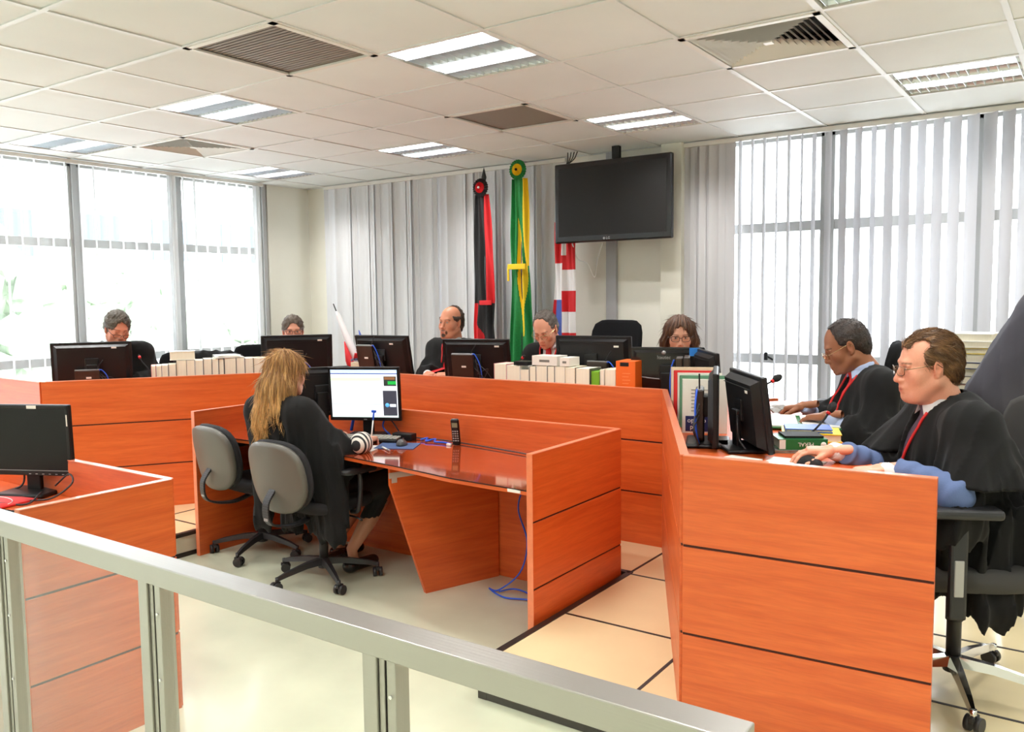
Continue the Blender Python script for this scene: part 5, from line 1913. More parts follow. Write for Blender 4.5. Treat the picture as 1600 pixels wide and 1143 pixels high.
def hand_mesh(curl=(.35, .4, .3), thumb=(-.62, .70, -.30), side=1, h=.0024, spread=.10, fine=None):
    """right hand: wrist at origin, fingers +y, palm -z, thumb -x ; side=-1 mirrors to a left hand"""
    F = Field((-.10, -.075, -.10), (.075, .205, .045), h)
    F.cap((0, -.06, 0), (0, .008, 0), .023, .024, 0, flat=(2, 1.25))
    F.box((0, .045, -.001), (.029, .036, .004), .0085, .016)
    F.ell((-.022, .028, -.010), (.016, .028, .013), .012)
    F.ell((.024, .030, -.008), (.012, .028, .011), .010)
    L = [.070, .079, .074, .057]; X = [-.0285, -.0095, .0095, .0275]
    for i in range(4):
        sp = (i - 1.4) * spread
        p = np.array([X[i], .080 - (.006 if i in (0, 3) else 0) - (.004 if i == 3 else 0), 0.])
        F.cap((X[i] * .8, .05, .003), p + (0, 0, .001), .0095, .0100, .006)
        a = 0
        rr = [.0092, .0084, .0076, .0066] if i < 3 else [.0082, .0074, .0067, .0058]
        for j, fr in enumerate((.45, .31, .24)):
            cc = curl[j] if fine is None else fine[i][j]
            a += cc
            d = np.array([math.sin(sp) * math.cos(a), math.cos(sp) * math.cos(a), -math.sin(a)])
            q = p + d * L[i] * fr
            F.cap(p, q, rr[j], rr[j + 1], .0035)
            p = q
    p = np.array([-.026, .016, -.006]); d = np.array(thumb); d = d / np.linalg.norm(d)
    for j, (ln, r0, r1) in enumerate(((.040, .0125, .0110), (.030, .0105, .0095), (.024, .0095, .0078))):
        q = p + d * ln
        F.cap(p, q, r0, r1, .006)
        p = q; d = d + np.array([.18, .12, -.05]); d /= np.linalg.norm(d)
    V, Q = F.nets()
    if side < 0:
        V = V * np.array([-1, 1, 1]); Q = Q[:, ::-1]
    return V, Q


def frame(pos, fwd, up):
    f = Vector(fwd).normalized(); u = Vector(up); u = (u - f * u.dot(f)).normalized(); r = f.cross(u)
    M = Matrix((r, f, u)).transposed().to_4x4(); M.translation = pos
    return M


def ik(S, Wr, hint, l1=.29, l2=.255):
    S, Wr = Vector(S), Vector(Wr)
    d = Wr - S; L = d.length
    if L > (l1 + l2) * .995:
        k = L / ((l1 + l2) * .995); l1 *= k; l2 *= k
    a = (l1 * l1 - l2 * l2 + L * L) / (2 * L)
    hh = math.sqrt(max(l1 * l1 - a * a, 0))
    dn = d.normalized(); u = Vector(hint); u = (u - dn * u.dot(dn)).normalized()
    return S + dn * a + u * hh


def glasses(parent, HM, col_m, w=.026, hgt=.019, r=.0013, low=0.0, half_rim=False, z0=.002, y0=.112, lens=True):
    fr = MB()
    for s in (-1, 1):
        cx = s * .033
        pts = []
        for k in range(29):
            a = 2 * PI * k / 28
            n = 3.0
            c, si = math.cos(a), math.sin(a)
            rr = (abs(c) ** n + abs(si) ** n) ** (-1 / n)
            x = cx + w * c * rr; z = z0 - low + hgt * si * rr
            y = y0 - ((abs(x)) ** 2) * 3.2 + low * .35
            pts.append(Vector((x, y, z)))
        if half_rim: fr.tube(pts[0:15], r, 6)
        else: fr.tube(pts, r, 6, caps=False)
        e = Vector((s * .060, y0 - .012 + low * .35, z0 - low + .006))
        fr.tube([Vector((s * .0585, y0 - .011 + low * .35, z0 - low + .006)), Vector((s * .070, y0 - .022, z0 + .006 - low * .8)), Vector((s * .0815, .045, z0 + .008 - low * .3)), Vector((s * .0835, .0, z0 + .012)), Vector((s * .082, -.018, z0 - .004))], r * 1.15, 6)
    fr.tube([Vector((-.009, y0 + low * .35, z0 - low + .004)), Vector((0, y0 + .004 + low * .35, z0 - low + .008)), Vector((.009, y0 + low * .35, z0 - low + .004))], r, 6)
    g = fr.build('glasses', col_m, parent)
    g.matrix_local = HM
    if lens:
        for s in (-1, 1):
            b = MB()
            vs = []
            for k in range(20):
                a = 2 * PI * k / 20
                x = s * .033 + w * .96 * math.cos(a); z = z0 - low + hgt * .95 * math.sin(a)
                vs.append(b.bm.verts.new((x, y0 - abs(x) ** 2 * 3.2 + low * .35, z)))
            b.bm.faces.new(vs)
            b.build('lens', thin_glass('spectacle_lens', (.97, .98, .98)), g)
    return g


M_skin = mat('skin', (.5, .3, .2), .48, attr='Col', sss=.06, noise=(240, .04), bump=(450, .06))
M_hair = mat('hair', (.1, .06, .03), .5, attr='Col', bump=(220, .35))
M_robe = mat('black_robe_cloth', (.0085, .0085, .0085), .9, sheen=.04, spec=.22, bump=(600, .12))
M_suit = mat('dark_suit_cloth', (.012, .013, .018), .85, bump=(500, .12))
M_gsuit = mat('grey_suit_cloth', (.052, .050, .064), .85, bump=(500, .12))
M_shirt = mat('white_shirt', (.75, .76, .78), .7, bump=(300, .1))
M_bshirt = mat('light_blue_shirt', rgb(176, 192, 226), .7, bump=(300, .1))
M_blue = mat('blue_jacket_cloth', rgb(92, 112, 156), .8, bump=(260, .15))
M_tiered = mat('red_tie', rgb(214, 22, 30), .5)
M_tiep = mat('plum_tie', rgb(84, 62, 82), .6)
M_wine = mat('wine_stripe_tie', rgb(120, 60, 80), .6)
M_cord = mat('red_cord', rgb(205, 30, 30), .6)
M_gold = mat('gold_frame', (.55, .42, .22), .25, 1.0)
M_gdark = mat('bronze_frame', (.16, .10, .05), .3, .8)
M_dframe = mat('dark_frame', (.03, .015, .012), .3)
M_shoe = mat('black_shoe', (.01, .01, .01), .25)


def folds(F, amp, kx=42, ky=30, zf=.35, ph=0.0, ztop=10, mod=4.0, around=None, nr=7):
    def rdg(t): return (1 - np.abs(np.sin(t))) ** 1.3
    def f(X, Y, Z):
        w = np.clip((ztop - .05 - Z) / .22, .12, 1)
        a = rdg(.5 * (58 * X + 34 * Y + 2.6 * np.sin(mod * Z + 5 * Y + ph) + ph))
        b = rdg(.5 * (36 * X - 62 * Y + 2.2 * np.sin(mod * 1.4 * Z + 6 * X + 2 * ph)))
        c = rdg(.5 * (88 * X + 70 * Y + 14 * Z + 3 * np.sin(6 * Z + ph) + 2 * ph))
        if around is not None:
            an = np.arctan2(Y - around[1], X - around[0])
            dz = np.clip((around[2] - Z) / .30, .0, 1.2)
            e = rdg(.5 * (2 * nr * an + 1.2 * np.sin(5 * Z + ph) + ph)) + .6 * rdg(.5 * (3.4 * nr * an + 2.0 * np.sin(4 * Z + ph)))
            return -amp * (dz * 1.5 * (e - .5) + .25 * (c - .3))
        return -amp * w * (a * 1.2 + b * 1.0 + c * .3 - .75)
    F.fn(f)


LAST = {}


def person(label, pos, rz, head, pitch=0, yaw=0, roll=0, p=None, hands=(None, None), wear='robe', hand_opts=({}, {}), tie=None, shirt=None,
           legs=True, feet=None, standing=False, sleeve=None, robe_extra=None, res=.0095, shoulder=.185, belly=1.0, cuff=None, sleeve_w=1.0,
           name='person', robe_m=None, elbow_out=(.35, .35), group=None, knee_dx=.11, hipz=.50, sleeve_stripes=None, skirt=True, cape=False, cord=None, shoulder_drop=.0, vneck=True, capes=()):
    """pos: world hip/ground point, rz: facing (local +y forward, +x the person's right). head & hands in WORLD coordinates"""
    p = p or {}
    t = thing(name, label, 'person', pos, rz, group)
    W = Matrix.Translation(pos) @ rotm(rz=rz)
    Wi = W.inverted()
    hc = Wi @ Vector(head)
    HM = Matrix.Translation(hc) @ rotm(rz=yaw) @ rotm(rx=-pitch) @ rotm(ry=roll)
    nb = HM @ Vector((0, -.045, -.155))               # neck base
    nb = Vector((nb.x * .9, nb.y - .0, nb.z))
    hip = Vector((0, 0, hipz + .04))
    ch = hip.lerp(nb, .62)
    axis = (nb - hip).normalized()
    S = [nb + Vector((shoulder, -.012, -.055 - shoulder_drop)), nb + Vector((-shoulder, -.012, -.055 - shoulder_drop))]
    # ----- wrists, elbows
    Wr, El = [], []
    for i, hd in enumerate(hands):
        s = 1 if i == 0 else -1
        if hd is None:
            w = Vector((s * (shoulder + .02), .06 + hip.y, .62)) if standing is False else S[i] + Vector((s * .04, .03, -.52))
        else:
            w = Wi @ Vector(hd[0])
        Wr.append(w)
        El.append(ik(S[i], w, Vector((s * elbow_out[i], -.25, -1))))
    LAST.update(El=[W @ e for e in El], Wr=[W @ w for w in Wr])
    # ----- skin body: head + neck + hands + a body core
    V, Q, C = make_head(p)
    parts = [(xf(V, HM), Q)]; cols = [C]
    sk = np.array(p['skin'])
    lo = np.minimum.reduce([np.array(v) for v in (hip, nb, *S, *El, *Wr)]) - .19
    hi = np.maximum.reduce([np.array(v) for v in (hip, nb, *S, *El, *Wr)]) + .19
    core = Field(lo, hi, .012)
    core.cap(hip, ch, .10, .11, .05); core.cap(ch, nb - axis * .06, .10, .07, .05); core.cap(nb - axis * .09, nb + Vector((0, .01, .02)), .055, .050, .03)
    for i in range(2):
        core.cap(nb - axis * .05, S[i], .05, .045, .03); core.cap(S[i], El[i], .044, .036, .02); core.cap(El[i], Wr[i], .034, .024, .02)
    v, q = core.nets(); parts.append((v, q)); cols.append(np.tile(sk, (len(v), 1)))
    for i, hd in enumerate(hands):
        if hd is None: continue
        s = 1 if i == 0 else -1
        ho = dict(hand_opts[i])
        v, q = hand_mesh(side=s, **ho)
        R3 = Wi.to_3x3()
        M = frame(Wr[i], R3 @ Vector(hd[1]), R3 @ Vector(hd[2]))
        cc = np.tile(sk * 1.02, (len(v), 1))
        # nails and knuckles a little lighter/redder
        parts.append((xf(v, M), q)); cols.append(cc)
    mesh_obj('body', parts, M_skin, t, np.concatenate(cols))
    # ----- hair
    if p.get('hair'):
        V, Q, C = hair_mesh(p)
        n_st = p.get('strands', 500)
        sv, sf, sc_ = strand_tubes(V, Q, C, p, n_st, p.get('slen', .022), p.get('srad', .0011))
        mesh_obj('hair', [(V, Q), (sv, sf)], M_hair, t, np.concatenate([C, sc_])).matrix_local = HM
    # ----- torso clothing
    def torso(F, g, k=.05):
        F.cap(hip + Vector((0, 0, -.02)), ch, .135 * belly + g, .135 * belly + g, k, flat=None)
        F.ell(hip.lerp(ch, .55) + Vector((0, .035 * belly, 0)), (.16 * belly + g, .125 * belly + g, .19 + g), k)
        F.ell(ch + Vector((0, .01, .03)), (.175 + g, .115 + g, .17 + g), k)
        for i in range(2):
            F.cap(nb + Vector((0, -.015, -.045)), S[i] + Vector((0, 0, .0)), .062 + g, .060 + g, .04)
        F.ell(nb + Vector((0, -.012, -.05)), (.085 + g * .6, .07 + g, .05 + g * .4), .03)
    lo2, hi2 = lo - .12, hi + .14
    lo2[2] = min(lo2[2], .25 if not standing else .0)
    shirt_m = shirt or M_shirt
    F = Field(lo2, hi2, res)
    torso(F, .0)
    for i in range(2):
        F.cap(S[i], El[i], .054, .047, .03); F.cap(El[i], Wr[i].lerp(El[i], .06), .044, .033, .02)
    F.cap(nb + Vector((0, -.008, -.05)), HM @ Vector((0, -.030, -.128)), .070, .0655, .012)        # collar
    v, q = F.nets()
    mesh_obj('shirt' if wear != 'top' else 'striped_top', [(v, q)], shirt_m if not sleeve_stripes else sleeve_stripes, t)
    shirtF = F
    G = None
    if wear in ('robe', 'suit', 'cape'):
        rm = robe_m or (M_robe if wear != 'suit' else M_suit)
        G = Field(lo2, hi2, res)
        torso(G, .022)
        sw = sleeve_w
        for i in range(2):
            s = 1 if i == 0 else -1
            E2 = El[i]; w2 = Wr[i].lerp(El[i], .16 if wear == 'suit' else (.30 if sleeve is None else sleeve))
            if wear == 'suit':
                G.cap(S[i], E2, .074, .060, .04); G.cap(E2, w2, .056, .045, .03)
            else:
                G.cap(S[i] + Vector((-s * .012, 0, -.004)), E2, .072, .100 * sw, .05)
                G.cap(E2, w2, .088 * sw, .088 * sw, .05)
                G.ell(E2.lerp(w2, .5) + Vector((0, 0, -.07 * sw)), (.075 * sw, .10, .075 * sw), .06)
        if wear != 'suit' and skirt:
            G.cap(hip + Vector((0, .03, .02)), hip + Vector((0, .40, -.0)), .17, .15, .06)
        if robe_extra: robe_extra(G, hip, nb, ch, S, El, Wr)
        if cape: pass
        folds(G, .020 if wear != 'suit' else .005, ph=(pos[0] * 7) % 6, ztop=nb.z)
        if wear != 'suit': folds(G, .011, ph=(pos[1] * 5) % 6, ztop=nb.z, around=(nb.x, nb.y - .03, nb.z - .06), nr=8)
        if vneck:
            # open front: a V below the chin
            fr_ = nb + Vector((0, .16, -.02))
            d = .30
            for s in (-1, 1):
                pass
            R = np.array(Euler((0, 0, 0)).to_matrix())
            X, Y, Z = G._xyz((slice(None),) * 3)
            vz = (Z - (nb.z - d)) / d
            wv = np.clip(vz, 0, 1.2) * .062 + .004
            inV = np.maximum(np.maximum(np.abs(X - (nb.x + (Z - nb.z) * 0)) - wv, (nb.z - d) - Z), (nb.y + .02) - Y)
            inV = np.maximum(inV, -(1.0 - 0 * Z) + 0)
            G.D = np.maximum(G.D, -inV.astype(np.float32))
            G.cap(nb + Vector((0, -.01, .015)), HM @ Vector((0, -.025, -.10)), .0640, .062, .004, 's')
        v, q = G.nets()
        mesh_obj('robe' if wear != 'suit' else 'jacket', [(v, q)], rm, t)

    for (i, r0, r1, ext, zcut, back) in capes:
        s = 1 if i == 0 else -1
        K = Field(lo2, hi2, res)
        e = El[i] + Vector((s * ext[0], ext[1], ext[2]))
        K.cap(S[i] + Vector((-s * .01, .0, .004)), e, r0, r1, .03)
        K.cap(S[i] + Vector((-s * .02, -.02, .0)), e + Vector(back), r0, r1 * .9, .05)
        K.cap(nb.lerp(S[i], .3) + Vector((0, -.02, -.03)), S[i], .065, r0, .04)
        folds(K, .024, ph=1.3 + i, ztop=nb.z, around=tuple(S[i] + Vector((-s * .02, -.03, 0))), nr=6)
        K.half((0, 0, -1), -zcut)
        K.cap(S[i] + Vector((0, 0, -.08)), e + Vector((0, 0, -.06)), r0 * .72, r1 * .86, .01, 's')
        v, q = K.nets()
        mesh_obj('robe_sleeve', [(v, q)], robe_m or M_robe, t)

    def surf(F, x, z, y1=None):
        ix = int(round((x - F.lo[0]) / F.h)); iz = int(round((z - F.lo[2]) / F.h))
        if not (0 <= ix < F.n[0] and 0 <= iz < F.n[2]): return None
        col = F.D[ix, :, iz]
        w = np.where(col < 0)[0]
        if y1 is not None: w = w[F.ax[1][w] < y1]
        if not len(w): return None
        j = w[-1]
        a, b_ = col[j], col[min(j + 1, F.n[1] - 1)]
        return F.ax[1][j] + F.h * (a / (a - b_) if b_ > 0 else 0)
    if tie is not None:
        rows = []
        z1 = nb.z + .012
        for k in range(16):
            z = z1 - .022 * k
            y = surf(shirtF, nb.x, z, nb.y + .3)
            if y is None: continue
            if G is not None and k > 9:
                y2 = surf(G, nb.x + .03, z, nb.y + .3); y = max(y, (y2 or y) - .006)
            w = (.020 if k == 0 else .015 if k == 1 else .016 + .0016 * k)
            rows.append((nb.x, y + .006, z, w))
        b = MB()
        pv = None
        for (x, y, z, w) in rows:
            r = [b.bm.verts.new((x + dx * w, y + (.004 if dx == 0 else 0), z)) for dx in (-1, 0, 1)] + [b.bm.verts.new((x + dx * w, y - .012, z)) for dx in (1, 0, -1)]
            if pv:
                for j in range(6): b.bm.faces.new([pv[j], pv[(j + 1) % 6], r[(j + 1) % 6], r[j]]).smooth = True
            pv = r
        b.build('tie', tie, t)
    if wear in ('robe', 'suit', 'cape', 'top') and p.get('collar', True) and vneck:
        # shirt collar wings
        for s in (-1, 1):
            b = MB()
            c0 = HM @ Vector((s * .052, .0, -.118)); c1 = nb + Vector((s * .012, .085, .022)); c2 = nb + Vector((s * .050, .088, -.03)); c3 = nb + Vector((s * .070, .02, .02))
            q = [c0, c1, c2, c3]
            n_ = (c1 - c0).cross(c3 - c0).normalized() * .003
            a_ = [b.bm.verts.new(x + n_) for x in q]; d_ = [b.bm.verts.new(x - n_) for x in q]
            b.bm.faces.new(a_); b.bm.faces.new(d_[::-1])
            for j in range(4): b.bm.faces.new([a_[j], d_[j], d_[(j + 1) % 4], a_[(j + 1) % 4]])
            b.build('collar', shirt_m, t)
    if cord is not None and G is not None:
        for s in cord:
            pts = []
            for k in range(14):
                z = nb.z - .01 - .028 * k
                x = nb.x + s * (.062 * max(0, 1 - k * .028 / .30) + .012)
                y = surf(G, x, z, nb.y + .3)
                if y and (not pts or abs(y - pts[-1].y) < .035): pts.append(Vector((x, y + .004, z)))
                elif pts: break
            if len(pts) > 2:
                b = MB(); b.tube(pts, .0055, 6); b.build('cord', M_cord, t)
    # cuffs
    for i in range(2):
        if hands[i] is None: continue
        d = (Wr[i] - El[i]).normalized()
        b = MB(); b.tube([Wr[i] - d * .055, Wr[i] - d * .02, Wr[i] - d * .004], [.036, .034, .033], 16)
        b.build('cuff', cuff or shirt_m, t)
    # ----- legs
    if legs:
        gz = 0.0
        LF = Field((-.34, -.45, -.01), (.34, .75, hipz + .16), .014)
        ft = feet or [(.12, .42, 0), (-.12, .42, 0)]
        for i in range(2):
            s = 1 if i == 0 else -1
            h0 = hip + Vector((s * .09, 0, -.05))
            f = Vector(ft[i])
            kn = Vector((s * knee_dx, .43, hipz + .03)) if not standing else Vector((s * .1, .05, .48))
            LF.cap(h0, kn, .088, .068, .04); LF.cap(kn, f + Vector((0, -.02, .12)), .062, .048, .02)
        LF.ell(hip + Vector((0, 0, -.03)), (.175, .15, .12), .05)
        if p.get('bare'): LF.half((0, 0, -1), -.30)
        v, q = LF.nets()
        mesh_obj('trousers', [(v, q)], p.get('trousers', M_suit), t)
        for i in range(2):
            f = Vector(ft[i])
            SF = Field((f.x - .1, f.y - .16, -.005), (f.x + .1, f.y + .26, .16), .008)
            SF.cap(f + Vector((0, -.04, .045)), f + Vector((0, .15, .035)), .040, .036, .02, flat=(2, 1.1)); SF.cap(f + Vector((0, -.03, .05)), f + Vector((0, -.02, .13)), .042, .045, .02)
            if p.get('bare'):
                SF.half((0, 0, 1), .075)
            SF.half((0, 0, -1), -.002)
            v, q = SF.nets()
            mesh_obj('shoe', [(v, q)], M_shoe, t)
    if p.get('glasses'):
        g = p['glasses']
        glasses(t, HM, g[0], **g[1])
    return t, HM, W


SKIN_P = rgb(226, 160, 132); SKIN_R = rgb(222, 146, 118); SKIN_D = rgb(150, 96, 66); SKIN_O = rgb(222, 164, 136); SKIN_T = rgb(208, 140, 108)
RZB = R_(116.6)
HUP = (0, 0, 1)
fdir = (-.894, -.447, 0)

# G: near man on the right, hand on mouse
def capeG(G, hip, nb, ch, S, El, Wr):
    G.cap(nb + Vector((0, -.05, -.05)), hip + Vector((0, -.13, .05)), .10, .13, .07)
    G.cap(hip + Vector((-.12, -.06, .10)), hip + Vector((-.16, -.06, -.16)), .06, .08, .08)
    G.cap(hip + Vector((-.14, .10, .02)), hip + Vector((-.14, .24, -.10)), .07, .06, .08)
    G.cap(hip + Vector((-.16, -.22, .10)), hip + Vector((-.20, -.40, -.18)), .06, .08, .08)
pG = dict(skin=SKIN_P, hair='combed', haircol=rgb(74, 48, 28), haircol2=rgb(138, 100, 62), hairt=.0065, hairline=.088, strands=2600, slen=.034, srad=.0009, hres=.0025, hairres=.003, rough=.0010, jaw=1.08, jowl=True, eyes='open', stubble=True, nose=1.15,
          gaze=0, glasses=(M_gdark, dict(w=.025, hgt=.016, r=.0013, low=.004)), brow=rgb(96, 70, 50), neck=1.12, stubcol=(.92, .86, .86))
person('man in black robe and glasses, blue sleeve, hand on the mouse, in the right foreground', (-.40, 3.37, PZ), RZB, (-.505, 3.335, 1.335), R_(7), R_(2), 0, pG,
       hands=(((-.80, 3.20, 1.022), (-.93, -.30, -.06), HUP), ((-.60, 3.07, .995), (-.80, -.45, -.12), HUP)),
       hand_opts=(dict(curl=(.30, .35, .3)), dict(curl=(.35, .5, .4))), tie=M_tiep, shirt=M_shirt, belly=1.05, sleeve=.97, sleeve_w=.72, robe_extra=capeG, capes=[(1, .085, .135, (.03, -.06, -.03), .815, (-.02, -.14, -.04)), (0, .08, .11, (0, 0, 0), .86, (0, -.10, 0))], shoulder=.20, res=.0075, cord=(-1,), cuff=M_shirt,
       feet=[(.10, .40, 0), (-.10, .36, 0)], elbow_out=(.3, .45))
# his blue jacket sleeves under the robe
def sleeves(t_, A, mt, r0=.058, r1=.046):
    for (e, w) in A:
        F = Field(np.minimum(np.array(e), np.array(w)) - .1, np.maximum(np.array(e), np.array(w)) + .1, .006)
        F.cap(e, w, r0, r1, .01)
        d = (Vector(w) - Vector(e)).normalized()
        F.half(tuple(d), float(Vector(w) @ d) if False else d.dot(Vector(w)))
        F.fn(lambda X, Y, Z: .003 * np.sin(90 * (X * d.x + Y * d.y + Z * d.z) + 20 * X + 30 * Z))
        v, q = F.nets()
        mesh_obj('sleeve', [(v, q)], mt, t_)
def world_sleeves(t_, pairs, mt, r0=.058, r1=.046):
    Wi = t_.matrix_basis.inverted()
    sleeves(t_, [(Wi @ Vector(a), Wi @ Vector(b)) for a, b in pairs], mt, r0, r1)

tG = [o for o in bpy.data.objects if o.name.startswith('person') and o.parent is None][-1]
world_sleeves(tG, [(LAST['El'][0], (-.755, 3.215, 1.012)), (Vector((LAST['El'][1].x + .0, LAST['El'][1].y - .02, .940)), (-.56, 3.09, .995))], M_blue, .068, .043)

# F: man in red tie reading
pF = dict(skin=SKIN_D, hair='receding', haircol=rgb(24, 17, 13), haircol2=rgb(58, 42, 34), hairt=.003, hairline=.082, strands=1400, slen=.007, srad=.0008, hres=.003, rough=.0012, jaw=.98, eyes='down', brow=rgb(30, 20, 16),
          glasses=(M_gold, dict(w=.024, hgt=.014, r=.0012, low=.010)), neck=1.05)
person('man in black robe, light blue shirt and red tie reading an open green folder', (-.88, 4.31, PZ), RZB, (-1.005, 4.25, 1.345), R_(24), R_(-4), 0, pF,
       hands=(((-1.20, 4.24, 1.045), (-.90, .05, -.20), HUP), ((-1.03, 4.02, 1.035), (-.85, .15, -.15), HUP)), hand_opts=(dict(curl=(.55, .7, .5)), dict(curl=(.30, .35, .3))),
       tie=M_tiered, shirt=M_bshirt, sleeve=.62, shoulder=.19, cord=(-1, 1), sleeve_w=1.1)
# E: woman in glasses
pE = dict(skin=SKIN_O, hair='long', haircol=rgb(66, 40, 26), haircol2=rgb(128, 88, 58), strands=1500, slen=.06, srad=.0011, hres=.0034, jaw=.92, eyes='open', brow=rgb(50, 32, 24), tips=.5,
          glasses=(M_dframe, dict(w=.026, hgt=.018, r=.0019, low=.002)), lip=rgb(196, 96, 92), nose=.9)
person('woman with long brown hair and dark glasses behind the glossy all-in-one computer', (-2.30, 5.24, PZ), R_(180 + 20), (-2.235, 5.09, 1.335), R_(8), R_(8), 0, pE, shirt=M_suit, wear='suit', shoulder=.165,
       hands=(((-2.30, 4.95, 1.0), (.1, -1, -.1), HUP), ((-2.06, 4.93, 1.0), (-.1, -1, -.1), HUP)))
# D: man with bowed head, red tie
pD = dict(skin=SKIN_P, hair='receding', haircol=rgb(86, 76, 68), haircol2=rgb(150, 138, 126), sidegrey=rgb(140, 134, 128), hairt=.004, hairline=.086, strands=700, slen=.008, srad=.0010, eyes='down', brow=rgb(70, 56, 46), stubble=True,
          glasses=(M_gold, dict(w=.024, hgt=.015, r=.0012, low=.006)))
person('man with cropped grey hair and red tie, head bowed behind the lying white box', (-3.25, 5.20, PZ), R_(180), (-3.215, 5.02, 1.37), R_(30), R_(6), R_(4), pD,
       hands=(((-3.40, 4.93, 1.01), (.2, -1, -.1), HUP), ((-3.08, 4.93, 1.01), (-.2, -1, -.1), HUP)), tie=M_tiered, cord=(-1, 1), sleeve=.55, shoulder_drop=.03)
# C: bearded man
pC = dict(skin=SKIN_T, hair='balding', haircol=rgb(40, 28, 22), haircol2=rgb(90, 68, 54), hairt=.008, hairline=.09, baldw=.066, strands=900, slen=.016, srad=.0010, eyes='open', brow=rgb(36, 26, 20), jaw=1.08, jowl=True, neck=1.1,
          paint=[((0, .10, -.094), (.026, .04, .018), rgb(38, 28, 24), .4, .95), ((0, .11, -.057), (.030, .03, .0075), rgb(42, 30, 26), .5, .85), ((.026, .095, -.074), (.008, .03, .020), rgb(42, 30, 26), .5, .85), ((-.026, .095, -.074), (.008, .03, .020), rgb(42, 30, 26), .5, .85), ((0, .10, -.083), (.01, .03, .007), rgb(60, 44, 36), .5, .8)])
person('balding man with a goatee, hands clasped, red tie, looking to the left', (-4.08, 5.22, PZ), R_(180), (-4.115, 5.07, 1.405), R_(0), R_(2), 0, pC,
       hands=(((-4.13, 4.80, 1.03), (.75, -.55, -.05), (0, -.3, 1)), ((-3.95, 4.83, 1.03), (-.75, -.55, -.05), (0, -.3, 1))), hand_opts=(dict(curl=(.5, .7, .4)), dict(curl=(.5, .7, .4))), tie=M_tiered, cord=(-1, 1), sleeve=.40, sleeve_w=1.15, belly=1.1, shoulder=.20)
# B: man behind monitor
pB = dict(skin=SKIN_P, hair='short', haircol=rgb(96, 80, 64), haircol2=rgb(140, 124, 106), sidegrey=rgb(170, 168, 164), hairt=.009, hairline=.082, strands=1100, slen=.022, srad=.0011, eyes='open', brow=rgb(60, 48, 40), rough=.004,
          glasses=(M_dframe, dict(w=.025, hgt=.015, r=.0017)))
person('man in dark-rimmed glasses with only his eyes and fringe showing above a monitor', (-5.60, 4.88, PZ), R_(180 + 40), (-5.50, 4.70, 1.335), R_(4), R_(12), 0, pB, shirt=M_bshirt, wear='suit',
       hands=(((-5.38, 4.42, 1.0), (.7, -.7, -.1), HUP), ((-5.20, 4.62, 1.0), (.6, -.8, -.1), HUP)))
# A: far left reader
pA = dict(skin=SKIN_R, hair='short', haircol=rgb(84, 74, 62), haircol2=rgb(134, 126, 114), sidegrey=rgb(140, 140, 138), hairt=.011, hairline=.086, strands=1300, slen=.022, srad=.0011, eyes='down', brow=rgb(70, 60, 52), rough=.005,
          glasses=(M_dframe, dict(w=.025, hgt=.013, r=.0017, low=.020)))
person('grey-haired man in black robe, glasses low on his nose, reading at far left', (-6.10, 3.56, PZ), R_(180 + 56), (-5.985, 3.455, 1.395), R_(20), R_(22), R_(-4), pA,
       hands=(((-5.98, 3.20, 1.01), (.8, -.5, -.1), HUP), ((-5.78, 3.48, 1.01), (.8, -.6, -.1), HUP)), cord=None, sleeve=.35, sleeve_w=1.1, shoulder=.20)
# I: clerk, back to the camera
M_stripe = bpy.data.materials.new('black_white_stripes'); M_stripe.use_nodes = True
_nt = M_stripe.node_tree; _b = _nt.nodes['Principled BSDF']; _b.inputs['Roughness'].default_value = .8
_tc = _nt.nodes.new('ShaderNodeTexCoord'); _mp = _nt.nodes.new('ShaderNodeMapping'); _mp.inputs['Rotation'].default_value = (0, 0, R_(-12))
_wv = _nt.nodes.new('ShaderNodeTexWave'); _wv.inputs['Scale'].default_value = 13; _wv.inputs['Distortion'].default_value = 1.2; _wv.bands_direction = 'Y'
_cr = _nt.nodes.new('ShaderNodeValToRGB'); _cr.color_ramp.interpolation = 'CONSTANT'; _cr.color_ramp.elements[0].color = (.01, .01, .012, 1); _cr.color_ramp.elements[1].position = .42; _cr.color_ramp.elements[1].color = (.72, .68, .62, 1)
_nt.links.new(_tc.outputs['Object'], _mp.inputs[0]); _nt.links.new(_mp.outputs[0], _wv.inputs[0]); _nt.links.new(_wv.outputs['Fac'], _cr.inputs[0]); _nt.links.new(_cr.outputs[0], _b.inputs['Base Color'])

def capeI(G, hip, nb, ch, S, El, Wr):
    # gown falling over both sides of the chair back
    G.cap(nb + Vector((-.02, -.04, -.06)), hip + Vector((0, -.06, .02)), .10, .17, .08, flat=(1, 1.5))
    for s, e in ((1, .215), (-1, .325)):
        G.cap(S[0 if s > 0 else 1] + Vector((0, -.02, -.03)), hip + Vector((s * e, -.10, -.02)), .080, .085, .06, flat=(1, 1.25))
        G.cap(hip + Vector((s * e, -.10, .0)), hip + Vector((s * (e + .03), -.13, -.20)), .080, .075, .05, flat=(1, 1.6))
        G.cap(hip + Vector((s * .10, -.08, .0)), hip + Vector((s * .12, -.10, -.20)), .08, .07, .05, flat=(1, 1.6))
    G.half((0, 0, -1), -.275)
pI = dict(skin=SKIN_O, hair='longback', haircol=rgb(136, 92, 50), haircol2=rgb(240, 192, 122), strands=3600, slen=.085, srad=.0013, eyes='open', tips=.55, hres=.004, collar=False, bare=True, trousers=mat('black_skirt_cloth', (.012, .012, .013), .9))
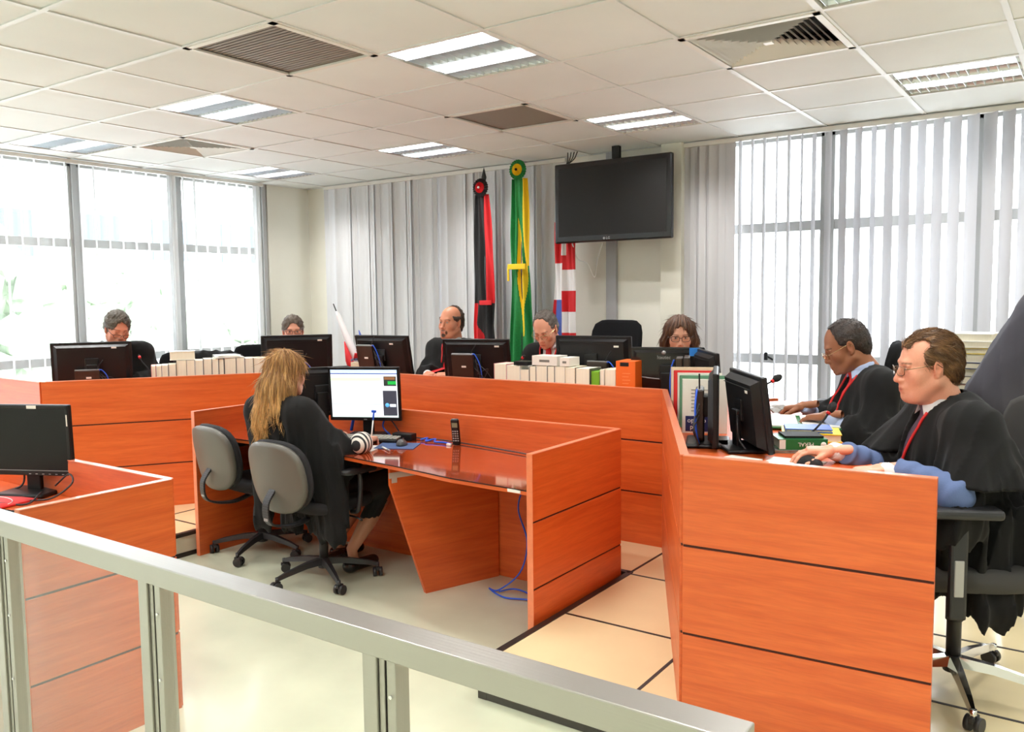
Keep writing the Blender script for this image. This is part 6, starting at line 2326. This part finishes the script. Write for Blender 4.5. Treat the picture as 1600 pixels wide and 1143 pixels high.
tI, HMI, WI = person('woman with long blond hair seen from behind, black gown over striped sleeve, writing', (-3.64, 3.27, 0), R_(0), (-3.785, 3.185, 1.175), R_(10), R_(4), R_(-6), pI,
       hands=(((-3.46, 3.47, .792), (-.35, .9, -.12), HUP), ((-3.80, 3.52, .785), (.2, 1, -.1), HUP)), hand_opts=(dict(curl=(.5, .7, .5)), {}), shirt=M_stripe, cuff=M_stripe, sleeve=.95, robe_extra=capeI, shoulder=.175, skirt=False, vneck=False, res=.0085,
       feet=[(.10, .16, 0), (-.16, .30, 0)], elbow_out=(.6, .5), hipz=.475, knee_dx=.13)
world_sleeves(tI, [((-3.33, 3.30, .80), (-3.445, 3.43, .79))], M_stripe, .062, .046)
# bare ankle and pen
for q_, (fx, fy, kx_) in enumerate(((.10, .16, .13), (-.16, .30, -.13))):
    b = MB(); b.tube([(kx_, .40, .44), (fx + (kx_ - fx) * .5, fy + .10, .28), (fx, fy - .02, .14), (fx, fy, .05)], [.055, .050, .033, .030], 14); b.build('leg', mat('leg_skin', rgb(206, 150, 120), .5), tI)
t = thing('pen', 'blue and white pen held upright in the clerk\'s right hand', 'pen', (-3.475, 3.525, .775))
b = MB(); b.cyl((0, 0, 0), (-.015, .035, .11), .0042); b.build('barrel', M_paper, t)
b = MB(); b.cyl((-.015, .035, .11), (-.022, .052, .165), .0052); b.box((-.022, .05, .16), (.03, .012, .014), bev=.002); b.build('cap', M_bluecable, t)

# H: standing person, mostly out of frame at the right edge
pH = dict(skin=SKIN_P, hair='short', haircol=rgb(50, 40, 34), strands=300, slen=.015, trousers=M_gsuit)
person('standing person in a grey suit behind the near man, cut by the right edge', (-.36, 4.62, PZ), R_(-40), (.03, 4.74, 1.74), R_(30), 0, 0, pH, wear='suit', robe_m=M_gsuit, standing=True, hipz=.92,
       hands=(((.20, 4.95, 1.0), (0, 1, -.4), HUP), None), shoulder=.20, feet=[(.1, 0, 0), (-.1, 0, 0)], belly=1.15, vneck=False)
# draped robe over the empty chair back, far left
F = Field((-.36, -.22, -.45), (.36, .22, .18), .012)
F.cap((-.20, 0, .0), (.20, 0, .03), .085, .075, .04); F.cap((-.14, .0, .02), (-.22, .0, -.36), .085, .09, .06, flat=(1, 1.5)); F.cap((.12, .0, .02), (.2, 0, -.36), .085, .09, .06, flat=(1, 1.5)); F.cap((0, 0, 0), (0, 0, -.36), .1, .1, .05, flat=(1, 1.5))
folds(F, .012, ph=1.0)
v, q = F.nets()
o = mesh_obj('robe', [(v, q)], M_robe, None); o.location = (-6.06, 4.28, 1.07); o.rotation_euler = (0, 0, R_(222))
tag(o, 'black robe thrown over the low chair back behind the lying white book', 'robe')
# near trouser leg and shoe visible under the right foreground bench end belong to the man in the robe
